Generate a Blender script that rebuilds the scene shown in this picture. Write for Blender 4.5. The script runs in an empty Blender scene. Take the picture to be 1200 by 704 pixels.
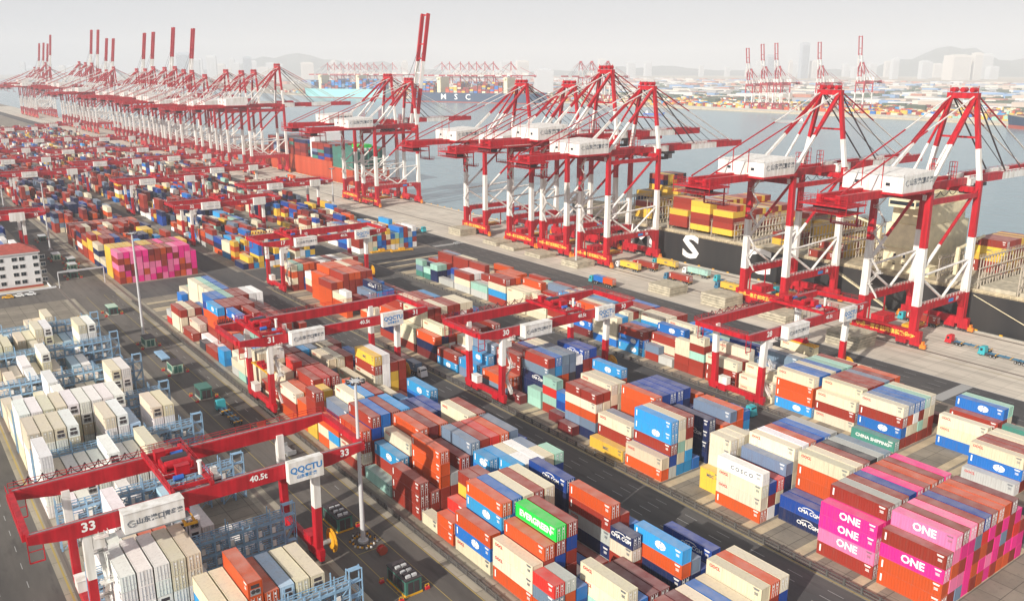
import bpy, math, random, numpy as np
from mathutils import Vector, Matrix
R_ = math.radians
rng = random.Random(11)
S = bpy.context.scene
COL = S.collection

# ------------------------------------------------------------------ camera, sky, sun, exposure
CAM_H, YAW, PITCH = 95.0, 36.839, 15.144
cam = bpy.data.cameras.new('camera'); camo = bpy.data.objects.new('camera', cam); COL.objects.link(camo)
camo.location = (0, 0, CAM_H); camo.rotation_euler = (R_(90 - PITCH), 0, R_(-YAW))
cam.sensor_width = 36; cam.lens = 30.15; cam.clip_start = 1; cam.clip_end = 60000
S.camera = camo
SUN_EL, SUN_AZ = 25.0, R_(-17)                   # sun low over the land side, a little behind the camera
tosun = Vector((-math.cos(R_(SUN_EL))*math.cos(SUN_AZ), math.cos(R_(SUN_EL))*math.sin(SUN_AZ), math.sin(R_(SUN_EL))))
W = bpy.data.worlds.new('World'); S.world = W; W.use_nodes = True
nt = W.node_tree; bg = nt.nodes['Background']
sky = nt.nodes.new('ShaderNodeTexSky'); sky.sky_type = 'NISHITA'; sky.sun_disc = False
sky.sun_elevation = R_(SUN_EL); sky.sun_rotation = math.atan2(tosun.x, tosun.y)
sky.dust_density = 4.0; sky.air_density = 1.0; sky.altitude = 50
hs = nt.nodes.new('ShaderNodeHueSaturation'); hs.inputs['Saturation'].default_value = 0.30
mixs = nt.nodes.new('ShaderNodeMix'); mixs.data_type = 'RGBA'; mixs.inputs['Factor'].default_value = 0.62
mixs.inputs['B'].default_value = (8.0, 8.02, 8.3, 1)     # pale veil of high haze over the blue, thickest towards the horizon
tcw = nt.nodes.new('ShaderNodeTexCoord'); spw = nt.nodes.new('ShaderNodeSeparateXYZ'); mrw = nt.nodes.new('ShaderNodeMapRange'); mrw.interpolation_type = 'SMOOTHSTEP'
mrw.inputs['From Min'].default_value = .05; mrw.inputs['From Max'].default_value = .55; mrw.inputs['To Min'].default_value = .88; mrw.inputs['To Max'].default_value = .42
nt.links.new(tcw.outputs['Generated'], spw.inputs[0]); nt.links.new(spw.outputs['Z'], mrw.inputs['Value']); nt.links.new(mrw.outputs[0], mixs.inputs['Factor'])
nt.links.new(sky.outputs[0], hs.inputs['Color']); nt.links.new(hs.outputs[0], mixs.inputs['A'])
nt.links.new(mixs.outputs['Result'], bg.inputs['Color']); bg.inputs['Strength'].default_value = 0.072
sl = bpy.data.lights.new('sun', 'SUN'); sl.energy = 5.0; sl.angle = R_(0.7); sl.color = (1.0, 0.92, 0.81)
slo = bpy.data.objects.new('sun', sl); COL.objects.link(slo); slo.rotation_euler = tosun.to_track_quat('Z', 'Y').to_euler()
S.view_settings.view_transform = 'Standard'; S.view_settings.look = 'None'
S.view_settings.exposure = 0.34; S.view_settings.gamma = 1; S.view_settings.use_curve_mapping = False
S.render.engine = 'CYCLES'
cy = S.cycles
cy.use_denoising = True; cy.max_bounces = 5; cy.diffuse_bounces = 3; cy.glossy_bounces = 2; cy.transmission_bounces = 2; cy.volume_bounces = 2
cy.sample_clamp_indirect = 6

# ------------------------------------------------------------------ helpers
def mat(name, col, rough=0.6, metal=0.0, noise=0.0, nscale=1.0, bump=0.0, spec=0.4, dark=None, emit=None):
    m = bpy.data.materials.new(name); m.use_nodes = True
    t = m.node_tree; b = t.nodes['Principled BSDF']
    b.inputs['Base Color'].default_value = (*col, 1); b.inputs['Roughness'].default_value = rough
    b.inputs['Metallic'].default_value = metal; b.inputs['Specular IOR Level'].default_value = spec
    if noise or bump:
        g = t.nodes.new('ShaderNodeNewGeometry')
        n = t.nodes.new('ShaderNodeTexNoise'); n.inputs['Scale'].default_value = nscale; n.inputs['Detail'].default_value = 6
        if name.startswith('crane_') or name.startswith('hull_'):
            mv = t.nodes.new('ShaderNodeMapping'); mv.inputs['Scale'].default_value = (1, 1, .12); t.links.new(g.outputs['Position'], mv.inputs['Vector']); t.links.new(mv.outputs[0], n.inputs['Vector'])
        else: t.links.new(g.outputs['Position'], n.inputs['Vector'])
        if noise:
            r = t.nodes.new('ShaderNodeMapRange'); r.inputs['From Min'].default_value = .35; r.inputs['From Max'].default_value = .7
            t.links.new(n.outputs['Fac'], r.inputs['Value'])
            x = t.nodes.new('ShaderNodeMix'); x.data_type = 'RGBA'
            d = dark or tuple(c*(1-noise) for c in col)
            x.inputs['A'].default_value = (*col, 1); x.inputs['B'].default_value = (*d, 1)
            t.links.new(r.outputs[0], x.inputs['Factor']); t.links.new(x.outputs['Result'], b.inputs['Base Color'])
        if bump:
            bp = t.nodes.new('ShaderNodeBump'); bp.inputs['Strength'].default_value = bump
            t.links.new(n.outputs['Fac'], bp.inputs['Height']); t.links.new(bp.outputs[0], b.inputs['Normal'])
    return m

def paint_mat(name, source, roof=False):
    """container paint: the colour comes from the object (or from a face attribute), with rust streaks and, on roofs, dust."""
    m = bpy.data.materials.new(name); m.use_nodes = True
    t = m.node_tree; b = t.nodes['Principled BSDF']; b.inputs['Roughness'].default_value = .55; b.inputs['Specular IOR Level'].default_value = .3
    if source == 'object':
        oi = t.nodes.new('ShaderNodeObjectInfo'); c = oi.outputs['Color']
    else:
        at = t.nodes.new('ShaderNodeAttribute'); at.attribute_name = 'Col'; c = at.outputs['Color']
    g = t.nodes.new('ShaderNodeNewGeometry')
    mp = t.nodes.new('ShaderNodeMapping'); mp.inputs['Scale'].default_value = (1.9, 1.9, .2)
    t.links.new(g.outputs['Position'], mp.inputs['Vector'])
    n = t.nodes.new('ShaderNodeTexNoise'); n.inputs['Scale'].default_value = 1.0; n.inputs['Detail'].default_value = 7; n.inputs['Roughness'].default_value = .65
    t.links.new(mp.outputs[0], n.inputs['Vector'])
    r = t.nodes.new('ShaderNodeMapRange'); r.inputs['From Min'].default_value = .5; r.inputs['From Max'].default_value = .82; r.inputs['To Max'].default_value = .42
    t.links.new(n.outputs['Fac'], r.inputs['Value'])
    x = t.nodes.new('ShaderNodeMix'); x.data_type = 'RGBA'; x.inputs['B'].default_value = (.14, .09, .065, 1)
    t.links.new(r.outputs[0], x.inputs['Factor']); t.links.new(c, x.inputs['A'])
    # dusty roofs: weathered by sun and grime, wherever the sheet faces straight up
    sp = t.nodes.new('ShaderNodeSeparateXYZ'); t.links.new(g.outputs['True Normal'], sp.inputs[0])
    up = t.nodes.new('ShaderNodeMath'); up.operation = 'GREATER_THAN'; up.inputs[1].default_value = .9; t.links.new(sp.outputs['Z'], up.inputs[0])
    n2 = t.nodes.new('ShaderNodeTexNoise'); n2.inputs['Scale'].default_value = .35; n2.inputs['Detail'].default_value = 5; t.links.new(g.outputs['Position'], n2.inputs['Vector'])
    r2 = t.nodes.new('ShaderNodeMapRange'); r2.inputs['From Min'].default_value = .3; r2.inputs['From Max'].default_value = .7; r2.inputs['To Min'].default_value = .09; r2.inputs['To Max'].default_value = .33
    t.links.new(n2.outputs['Fac'], r2.inputs['Value'])
    mu = t.nodes.new('ShaderNodeMath'); mu.operation = 'MULTIPLY'; t.links.new(up.outputs[0], mu.inputs[0]); t.links.new(r2.outputs[0], mu.inputs[1])
    x2 = t.nodes.new('ShaderNodeMix'); x2.data_type = 'RGBA'; x2.inputs['B'].default_value = (.60, .54, .51, 1)
    t.links.new(mu.outputs[0], x2.inputs['Factor']); t.links.new(x.outputs['Result'], x2.inputs['A']); t.links.new(x2.outputs['Result'], b.inputs['Base Color'])
    return m

M = {}
def mm(k, *a, **kw): M[k] = mat(k, *a, **kw)
mm('crane_red', (.50, .010, .022), .45, noise=.42, nscale=.9)
mm('crane_white', (.82, .81, .79), .45, noise=.3, nscale=.8, dark=(.58, .55, .50))
mm('crane_dark', (.05, .04, .045), .6)
mm('steel_grey', (.32, .33, .34), .5, noise=.3, nscale=1.5)
mm('cable_black', (.03, .03, .035), .6)
mm('yellow_paint', (.78, .40, .02), .5, noise=.3, nscale=1)
mm('orange_paint', (.75, .22, .03), .5)
mm('blue_paint', (.03, .12, .45), .5)
mm('text_white', (.82, .82, .80), .6)
mm('text_grey', (.12, .14, .17), .6)
mm('text_blue', (.03, .22, .55), .6)
mm('text_red', (.55, .03, .03), .6)
mm('text_gold', (.85, .50, .08), .6)
mm('glass', (.02, .03, .04), .12, spec=.6)
mm('tyre', (.02, .02, .02), .8)
mm('rack_blue', (.27, .45, .64), .5, noise=.25, nscale=.8)
mm('concrete_slab', (.50, .46, .38), .85, noise=.35, nscale=.6)
mm('hatch', (.52, .47, .36), .8, noise=.4, nscale=.5)
mm('pole_grey', (.50, .51, .52), .45)
mm('hull_black', (.018, .019, .022), .45, noise=.5, nscale=.08, dark=(.045, .042, .04))
mm('hull_red', (.36, .06, .03), .6)
mm('hull_orange', (.50, .075, .03), .55, noise=.3, nscale=.1)
mm('hull_teal', (.25, .55, .56), .55)
mm('hull_navy', (.02, .045, .10), .55)
mm('ship_cream', (.82, .73, .49), .5, noise=.2, nscale=.4)
mm('ship_deck', (.50, .42, .29), .8, noise=.45, nscale=.4)
mm('lash', (.50, .44, .36), .6, noise=.3, nscale=1)
mm('rail_steel', (.16, .13, .11), .5)
mm('road_white', (.33, .33, .325), .8)
mm('road_yellow', (.36, .27, .08), .8)
mm('cabin_green', (.05, .16, .13), .5)
mm('cabin_mint', (.42, .56, .44), .6)
mm('roof_red', (.42, .09, .07), .7, noise=.3, nscale=.8)
mm('wall_white', (.74, .75, .76), .7, noise=.08, nscale=.4)
mm('teal_cab', (.04, .36, .42), .4)
mm('white_cab', (.75, .75, .74), .4)
mm('red_cab', (.55, .02, .03), .4)
mm('blue_dark_cab', (.04, .14, .24), .4)
mm('barrier', (.10, .095, .09), .8, noise=.3, nscale=1)
mm('kerb', (.45, .43, .38), .85, noise=.3, nscale=.7)
mm('sand_pale', (.52, .44, .33), .9, noise=.3, nscale=.3)
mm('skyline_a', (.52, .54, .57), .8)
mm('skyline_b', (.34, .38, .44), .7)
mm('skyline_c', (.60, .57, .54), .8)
mm('hill', (.10, .13, .12), .9, noise=.3, nscale=.002)
M['paint'] = paint_mat('container_paint', 'object'); M['paint_far'] = paint_mat('container_paint_far', 'attr')

class MB:
    """collects boxes, bars and tubes and links them as ONE mesh object"""
    def __init__(s): s.v = []; s.f = []; s.m = []
    def quad(s, pts, m=0):
        k = len(s.v); s.v += [tuple(p) for p in pts]; s.f.append(tuple(range(k, k+len(pts)))); s.m.append(m)
    def hexa(s, c, m=0):
        k = len(s.v); s.v += [tuple(p) for p in c]
        for q in ((0,3,2,1),(4,5,6,7),(0,1,5,4),(1,2,6,5),(2,3,7,6),(3,0,4,7)):
            s.f.append(tuple(k+i for i in q)); s.m.append(m)
    def box(s, x0, x1, y0, y1, z0, z1, m=0):
        s.hexa([(x0,y0,z0),(x1,y0,z0),(x1,y1,z0),(x0,y1,z0),(x0,y0,z1),(x1,y0,z1),(x1,y1,z1),(x0,y1,z1)], m)
    def bar(s, a, b, w, h=None, m=0, w2=None, h2=None):
        a = Vector(a); b = Vector(b); h = h or w; w2 = w2 or w; h2 = h2 or h
        d = (b-a).normalized(); ref = Vector((0,0,1)) if abs(d.z) < .95 else Vector((0,1,0))
        u = d.cross(ref).normalized(); v = u.cross(d).normalized()
        c = []
        for p, ww, hh in ((a,w,h),(b,w2,h2)):
            for q in ((-1,-1),(1,-1),(1,1),(-1,1)): c.append(p + u*(q[0]*ww/2) + v*(q[1]*hh/2))
        s.hexa(c, m)
    def two(s, a, b, w, f, m0=0, m1=1, h=None):
        """a bar painted in two colours, changing at the fraction f"""
        a = Vector(a); b = Vector(b); c = a.lerp(b, f); s.bar(a, c, w, h, m0); s.bar(c, b, w, h, m1)
    def tube(s, a, b, r, n=8, m=0, r2=None):
        a = Vector(a); b = Vector(b); r2 = r if r2 is None else r2
        d = (b-a).normalized(); ref = Vector((0,0,1)) if abs(d.z) < .95 else Vector((0,1,0))
        u = d.cross(ref).normalized(); v = u.cross(d).normalized(); k = len(s.v)
        for p, rr in ((a,r),(b,r2)):
            for i in range(n):
                t = 2*math.pi*i/n; s.v.append(tuple(p + u*math.cos(t)*rr + v*math.sin(t)*rr))
        for i in range(n):
            j = (i+1) % n; s.f.append((k+i,k+j,k+n+j,k+n+i)); s.m.append(m)
        s.f.append(tuple(k+n-1-i for i in range(n))); s.m.append(m); s.f.append(tuple(k+n+i for i in range(n))); s.m.append(m)
    def rail(s, a, b, h=1.1, step=2.5, t=.07, m=0):
        a = Vector(a); b = Vector(b); L = (b-a).length; n = max(1, int(L/step))
        for i in range(n+1):
            p = a.lerp(b, i/n); s.bar(p, p+Vector((0,0,h)), t, t, m)
        for z in (h, h*.55): s.bar(a+Vector((0,0,z)), b+Vector((0,0,z)), t, t, m)
    def mesh(s, name, mats):
        me = bpy.data.meshes.new(name); me.from_pydata(s.v, [], s.f)
        for m in mats: me.materials.append(M[m] if isinstance(m, str) else m)
        me.polygons.foreach_set('material_index', s.m); me.update(); return me
    def build(s, name, mats, parent=None, loc=None):
        if isinstance(mats, str): mats = [mats]
        return put(name, s.mesh(name, mats), parent, loc)

def put(name, me, parent=None, loc=None, mw=None):
    o = bpy.data.objects.new(name, me); COL.objects.link(o)
    if parent is not None: o.parent = parent
    if mw is not None: o.matrix_local = mw
    elif loc is not None: o.location = loc
    return o
def tag(o, label, cat, group=None):
    o['label'] = label; o['category'] = cat
    if group: o['group'] = group
    return o
def empty(name, loc=(0,0,0), rz=0):
    o = bpy.data.objects.new(name, None); COL.objects.link(o); o.location = loc; o.rotation_euler = (0,0,rz); o.empty_display_size = .5; return o
def struct(o): o['kind'] = 'structure'; return o
def copy_tree(o, parent=None):
    c = o.copy(); COL.objects.link(c)
    if parent is not None: c.parent = parent
    for ch in list(o.children): copy_tree(ch, c)
    return c
_tx = {}
def text_mesh(txt, size, bold=.03):
    k = (txt, size, bold)
    if k not in _tx:
        cu = bpy.data.curves.new('lettering', 'FONT'); cu.body = txt; cu.size = size; cu.align_x = 'CENTER'; cu.align_y = 'CENTER'; cu.resolution_u = 2; cu.offset = size*bold
        o = bpy.data.objects.new('lettering', cu); COL.objects.link(o)
        dg = bpy.context.evaluated_depsgraph_get(); me = bpy.data.meshes.new_from_object(o.evaluated_get(dg))
        bpy.data.objects.remove(o); _tx[k] = me
    return _tx[k]
def basis(face):
    return {'-x': ((0,-1,0),(0,0,1),(-1,0,0)), '-y': ((1,0,0),(0,0,1),(0,-1,0)), '+y': ((-1,0,0),(0,0,1),(0,1,0))}[face]
def letter(txt, size, loc, face, m, parent, name='lettering', sx=1.0, rot=0, bold=.03):
    me = text_mesh(txt, size, bold).copy(); me.materials.clear(); me.materials.append(M[m])
    r, u, n = (Vector(v) for v in basis(face))
    if rot: r, u = u, -r
    mw = Matrix(((r.x*sx,u.x,n.x,loc[0]),(r.y*sx,u.y,n.y,loc[1]),(r.z*sx,u.z,n.z,loc[2]),(0,0,0,1)))
    return put(name, me, parent, mw=mw)
ORD = ['first','second','third','fourth','fifth','sixth','seventh','eighth','ninth','tenth','eleventh','twelfth','thirteenth','fourteenth','fifteenth',
       'sixteenth','seventeenth','eighteenth','nineteenth','twentieth','twenty-first','twenty-second','twenty-third','twenty-fourth','twenty-fifth']
NUM = ['no','one','two','three','four','five','six','seven','eight','nine','ten','eleven','twelve','thirteen','fourteen','fifteen']

# ------------------------------------------------------------------ ground, roads, water, hills, haze
def slab_mat(name, col, col2, joint, bw, bh, nscale, streak=0.0):
    m = bpy.data.materials.new(name); m.use_nodes = True; t = m.node_tree; b = t.nodes['Principled BSDF']
    b.inputs['Roughness'].default_value = .88; b.inputs['Specular IOR Level'].default_value = .25
    g = t.nodes.new('ShaderNodeNewGeometry')
    n = t.nodes.new('ShaderNodeTexNoise'); n.inputs['Scale'].default_value = nscale; n.inputs['Detail'].default_value = 8; n.inputs['Roughness'].default_value = .62
    mp = t.nodes.new('ShaderNodeMapping'); mp.inputs['Scale'].default_value = (1, .22 if streak else 1, 1)
    t.links.new(g.outputs['Position'], mp.inputs['Vector']); t.links.new(mp.outputs[0], n.inputs['Vector'])
    r = t.nodes.new('ShaderNodeMapRange'); r.inputs['From Min'].default_value = .34; r.inputs['From Max'].default_value = .68
    t.links.new(n.outputs['Fac'], r.inputs['Value'])
    x = t.nodes.new('ShaderNodeMix'); x.data_type = 'RGBA'; x.inputs['A'].default_value = (*col, 1); x.inputs['B'].default_value = (*col2, 1)
    t.links.new(r.outputs[0], x.inputs['Factor']); last = x.outputs['Result']
    n3 = t.nodes.new('ShaderNodeTexNoise'); n3.inputs['Scale'].default_value = nscale*9; n3.inputs['Detail'].default_value = 4
    t.links.new(mp.outputs[0], n3.inputs['Vector'])
    r3 = t.nodes.new('ShaderNodeMapRange'); r3.inputs['From Min'].default_value = .58; r3.inputs['From Max'].default_value = .75; r3.inputs['To Max'].default_value = .5
    t.links.new(n3.outputs['Fac'], r3.inputs['Value'])
    x3 = t.nodes.new('ShaderNodeMix'); x3.data_type = 'RGBA'; x3.inputs['B'].default_value = (*[c*.45 for c in col], 1)
    t.links.new(r3.outputs[0], x3.inputs['Factor']); t.links.new(last, x3.inputs['A']); last = x3.outputs['Result']
    if streak:
        mq = t.nodes.new('ShaderNodeMapping'); mq.inputs['Scale'].default_value = (.75, .012, 1); t.links.new(g.outputs['Position'], mq.inputs['Vector'])
        nq = t.nodes.new('ShaderNodeTexNoise'); nq.inputs['Scale'].default_value = 1; nq.inputs['Detail'].default_value = 5; t.links.new(mq.outputs[0], nq.inputs['Vector'])
        rq = t.nodes.new('ShaderNodeMapRange'); rq.inputs['From Min'].default_value = .5; rq.inputs['From Max'].default_value = .72; rq.inputs['To Max'].default_value = .55; t.links.new(nq.outputs['Fac'], rq.inputs['Value'])
        xq = t.nodes.new('ShaderNodeMix'); xq.data_type = 'RGBA'; xq.inputs['B'].default_value = (*[c*.5 for c in col2], 1); t.links.new(rq.outputs[0], xq.inputs['Factor']); t.links.new(last, xq.inputs['A']); last = xq.outputs['Result']
    if bw:
        br = t.nodes.new('ShaderNodeTexBrick'); br.offset = 0; br.inputs['Scale'].default_value = 1; br.inputs['Brick Width'].default_value = bw; br.inputs['Row Height'].default_value = bh
        br.inputs['Mortar Size'].default_value = .09; br.inputs['Mortar Smooth'].default_value = .3
        br.inputs['Color1'].default_value = (1,1,1,1); br.inputs['Color2'].default_value = (.84,.84,.84,1); br.inputs['Mortar'].default_value = (joint,joint,joint,1)
        t.links.new(g.outputs['Position'], br.inputs['Vector'])
        x2 = t.nodes.new('ShaderNodeMix'); x2.data_type = 'RGBA'; x2.blend_type = 'MULTIPLY'; x2.inputs['Factor'].default_value = 1
        t.links.new(last, x2.inputs['A']); t.links.new(br.outputs['Color'], x2.inputs['B']); last = x2.outputs['Result']
    t.links.new(last, b.inputs['Base Color']); return m
M['yard'] = slab_mat('yard_concrete', (.30, .265, .215), (.19, .168, .14), .45, 5.2, 4.383, .12)
M['apron'] = slab_mat('apron_concrete', (.68, .62, .53), (.53, .48, .41), .65, 7.5, 6.0, .05, 1)
M['asphalt'] = slab_mat('asphalt', (.062, .058, .056), (.17, .153, .138), 1, 0, 0, .05, 1)
M['asphalt2'] = slab_mat('asphalt_dark', (.060, .060, .064), (.12, .112, .107), 1, 0, 0, .06, 1)
M['beam'] = slab_mat('beam_concrete', (.56, .46, .31), (.38, .315, .22), 1, 0, 0, .25)
M['track'] = slab_mat('track_concrete', (.40, .36, .29), (.27, .24, .19), .5, 50, 6.5, .2, 1)

def sheet(name, rects, m, z):
    b = MB()
    for x0, x1, y0, y1 in rects: b.quad([(x0,y0,z),(x1,y0,z),(x1,y1,z),(x0,y1,z)])
    return struct(b.build(name, m))
QX = 323.5
b = MB(); b.box(-3000, QX, -600, 9000, -9, 0); struct(b.build('ground', 'yard'))
YF = 2600
sheet('asphalt_road', [(-400,17.2,-300,YF),(62.6,79.2,-300,396),(62.6,79.2,424,YF),(17.2,79.2,396,424)], 'asphalt', .004)
sheet('yard_road', [(121.4,135.6,-300,YF),(179.8,195.8,-300,YF),(243.5,263,-300,YF),(84.4,121.4,378,408),(135.6,179.8,366,402),(195.8,243.5,356,400)], 'asphalt2', .004)
sheet('apron', [(263,QX,-300,YF)], 'apron', .004)
sheet('track_bed', [(17.2,22.5,-300,395),(58.4,62.6,-300,395),(79.2,84.4,-300,YF),(17.2,22.5,425,YF),(58.4,62.6,425,YF)], 'track', .004)
# paler beams under the container rows, one pair at every bay joint
bm = MB()
for x0, x1, y0 in ((85,120.5,54.2),(138.2,179,61.7),(197,243,63.6)):
    for k in range(0, 24):
        y = y0 + 13.15*k
        for dy in (-.1, 10.1): bm.quad([(x0,y+dy,.008),(x1,y+dy,.008),(x1,y+dy+2.2,.008),(x0,y+dy+2.2,.008)])
struct(bm.build('concrete_strip', 'beam'))
# steel crane rails and their grooves
bm = MB()
for x in (19.5, 60.5, 82.3, 122.2, 138.4, 178.4, 197.3, 242.0, 285.5, 319.5):
    bm.box(x-.09, x+.09, -200, YF, 0, .06)
    bm.quad([(x-.6,-200,.010),(x-.12,-200,.010),(x-.12,YF,.010),(x-.6,YF,.010)]); bm.quad([(x+.12,-200,.010),(x+.6,-200,.010),(x+.6,YF,.010),(x+.12,YF,.010)])
struct(bm.build('crane_rail', 'rail_steel'))
# painted markings
bm = MB()
def dash(x, y0, y1, w=.13, L=4.0, gap=6.0, m=0):
    y = y0
    while y < y1: bm.quad([(x-w/2,y,.010),(x+w/2,y,.010),(x+w/2,min(y+L,y1),.010),(x-w/2,min(y+L,y1),.010)], m); y += L+gap
def line(x, y0, y1, w=.18, m=0): bm.quad([(x-w/2,y0,.010),(x+w/2,y0,.010),(x+w/2,y1,.010),(x-w/2,y1,.010)], m)
for x in (2.5, 7.5, 12.3): dash(x, 60, 420, L=2.6, gap=5.2)
line(18.4, 60, 395, .35, 1); line(79.0, 60, 395, .22, 1); line(74.2, 60, 395, .14, 1); line(67.2, 60, 395, .14, 1)
for x in (76.8,): dash(x, 170, 395, L=2.4, gap=6)
for x in (125.0, 127.6, 130.2, 132.8): dash(x, 30, 350, L=3.4, gap=5.5)
line(136.1, 20, 360, .22, 1)
for x in (184.5, 190.5): dash(x, 60, 350, L=3.4, gap=5.5)
for x in (247.5, 251.5, 255.5, 259.5): dash(x, 40, 700, L=4, gap=6)
line(263.2, -100, 1200, .5); line(281.5, -100, 1200, .2, 1)
for y in (113.5, 396): bm.quad([(244,y,.012),(262.8,y,.012),(262.8,y+3.6,.012),(244,y+3.6,.012)])
for y in (150, 134, 118): bm.quad([(67.2,y-8,.012),(74.2,y-8,.012),(74.2,y-7.85,.012),(67.2,y-7.85,.012)], 1)
struct(bm.build('road_marking', ['road_white', 'road_yellow']))
# quay edge: cope stone with hazard paint and rubber fenders
bm = MB(); bm.box(QX-1.0, QX+.0, -300, YF, 0, .28)
y = 60
while y < 900: bm.box(QX-.7, QX-.25, y, y+1.1, .28, .75, 1); y += 9
struct(bm.build('kerb_quay_edge', ['kerb', 'yellow_paint']))

wm = bpy.data.materials.new('sea_water'); wm.use_nodes = True; t = wm.node_tree; b = t.nodes['Principled BSDF']
b.inputs['Base Color'].default_value = (.115, .175, .20, 1); b.inputs['Roughness'].default_value = .22; b.inputs['Specular IOR Level'].default_value = .5
g = t.nodes.new('ShaderNodeNewGeometry'); bp = t.nodes.new('ShaderNodeBump'); bp.inputs['Strength'].default_value = .8; bp.inputs['Distance'].default_value = 1.6
n = t.nodes.new('ShaderNodeTexNoise'); n.inputs['Scale'].default_value = .13; n.inputs['Detail'].default_value = 7; n.inputs['Roughness'].default_value = .62
mp = t.nodes.new('ShaderNodeMapping'); mp.inputs['Scale'].default_value = (1.0, .55, 1); mp.inputs['Rotation'].default_value = (0,0,R_(25))
t.links.new(g.outputs['Position'], mp.inputs[0]); t.links.new(mp.outputs[0], n.inputs['Vector']); t.links.new(n.outputs['Fac'], bp.inputs['Height']); t.links.new(bp.outputs[0], b.inputs['Normal'])
n2 = t.nodes.new('ShaderNodeTexNoise'); n2.inputs['Scale'].default_value = .006; n2.inputs['Detail'].default_value = 5; t.links.new(mp.outputs[0], n2.inputs['Vector'])
x = t.nodes.new('ShaderNodeMix'); x.data_type = 'RGBA'; x.inputs['A'].default_value = (.16,.26,.31,1); x.inputs['B'].default_value = (.24,.34,.38,1); t.links.new(n2.outputs['Fac'], x.inputs['Factor']); t.links.new(x.outputs['Result'], b.inputs['Base Color'])
M['sea'] = wm
bm = MB(); bm.quad([(QX-5,-3000,-3.2),(15000,-3000,-3.2),(15000,15500,-3.2),(QX-5,15500,-3.2)]); struct(bm.build('sea', 'sea'))
# land on the other side of the bay
shore = [(1500,-2500),(1560,300),(1650,900),(1668,1566),(1655,1920),(1500,2400),(1490,2590),(1360,2960),(1330,3300),(1600,5200),(1500,9000),(-2900,9000.5),(-2900,15000),(14500,15000),(14500,-2500)]
bm = MB(); k = len(shore)
bm.v = [(x,y,-8) for x,y in shore] + [(x,y,.4) for x,y in shore]; bm.f = [tuple(range(k,2*k))] + [(i,(i+1)%k,k+(i+1)%k,k+i) for i in range(k)]; bm.m = [0]*len(bm.f)
struct(bm.build('far_land', 'sand_pale'))
# hills behind the city
def hill(pts, depth, name='hill'):
    bm = MB(); n = len(pts); rows = 7
    for j in range(rows):
        f = j/(rows-1); s = math.sin(math.pi*(.5*min(1, f*1.6) if f < .62 else .5+.5*(f-.62)/.38))
        for i, (x, y, h) in enumerate(pts):
            d = Vector((x, y)).normalized(); p = Vector((x,y)) + d*(depth*(f-.5))
            bm.v.append((p.x, p.y, max(0, h*s*(1+.12*math.sin(i*1.7+j))) if 0 < j < rows-1 else -2))
    for j in range(rows-1):
        for i in range(n-1): bm.f.append((j*n+i, j*n+i+1, (j+1)*n+i+1, (j+1)*n+i)); bm.m.append(0)
    return struct(bm.build(name, 'hill'))
def polar(px, dist):                                            # ground direction of a column of the photograph
    a = R_(YAW) + math.atan((px-600)/1041.0); return dist*math.sin(a), dist*math.cos(a)
def ridge(x0, x1, n, prof, dist):
    return [(*polar(x0+(x1-x0)*i/n, dist), max(4, prof((i/n)))) for i in range(n+1)]
hill(ridge(950, 1330, 26, lambda u: 60+290*math.exp(-((u-.43)/.17)**2)+160*math.exp(-((u-.85)/.2)**2)+20*math.sin(u*31), 12300), 2000)
hill(ridge(210, 520, 22, lambda u: 45+240*math.exp(-((u-.42)/.2)**2)+110*math.exp(-((u-.75)/.15)**2)+14*math.sin(u*27), 12600), 1800)
hill(ridge(620, 900, 18, lambda u: 40+80*math.exp(-((u-.5)/.3)**2)+14*math.sin(u*23), 12600), 1800)

hz = bpy.data.materials.new('haze'); hz.use_nodes = True; t = hz.node_tree; t.nodes.remove(t.nodes['Principled BSDF'])
pv = t.nodes.new('ShaderNodeVolumePrincipled'); pv.inputs['Color'].default_value = (.83, .865, .915, 1); pv.inputs['Density'].default_value = .000135; pv.inputs['Density Attribute'].default_value = ''; pv.inputs['Anisotropy'].default_value = -.05
t.links.new(pv.outputs[0], t.nodes['Material Output'].inputs['Volume']); M['haze'] = hz
bm = MB(); bm.box(-3200, 15200, -3200, 15700, -10.5, 520); o = bm.build('haze', 'haze'); o['kind'] = 'stuff'

# ------------------------------------------------------------------ containers
PAL = dict(r=(.27,.028,.016), o=(.54,.075,.014), R=(.55,.025,.02), m=(.16,.018,.02), w=(.68,.61,.45), W=(.84,.835,.82), e=(.80,.785,.75), g=(.44,.45,.43),
           a=(.15,.21,.30), c=(.025,.27,.58), b=(.012,.14,.47), B=(.008,.05,.27), n=(.008,.018,.075), t=(.30,.53,.44), d=(.05,.21,.17), E=(.01,.52,.055),
           y=(.68,.43,.05), p=(.74,.02,.23), P=(.76,.17,.34), l=(.40,.60,.74), k=(.03,.035,.045))
CNAME = dict(r='rust red', o='orange', R='bright red', m='maroon', w='cream', W='white', e='dirty off-white', g='pale grey', a='slate grey', c='sky blue', b='mid blue',
             B='deep blue', n='navy', t='mint green', d='dark green', E='bright green', y='yellow', p='magenta', P='pink', l='pale blue', k='black')
BLK = dict(A=(84.6, 54.2), B=(142.5, 61.7), C=(202.0, 63.6))
PITCH_X = 2.7
CONTS = []     # dicts: x y z L h colour block bay row tier n half
def stack(block, bay, row, s, y, L, h, half=''):
    x0 = BLK[block][0] if block in BLK else 20.0
    x = x0 + (PITCH_X if block in BLK else 2.75)*row + rng.uniform(-.05,.05)
    for i, ch in enumerate(s):
        CONTS.append(dict(x=x, y=y+rng.uniform(-.06,.06), z=.02+i*(h+.012), L=L, h=h, c=ch, block=block, bay=bay, row=row, tier=i, n=len(s), half=half, top=(i == len(s)-1)))
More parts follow.
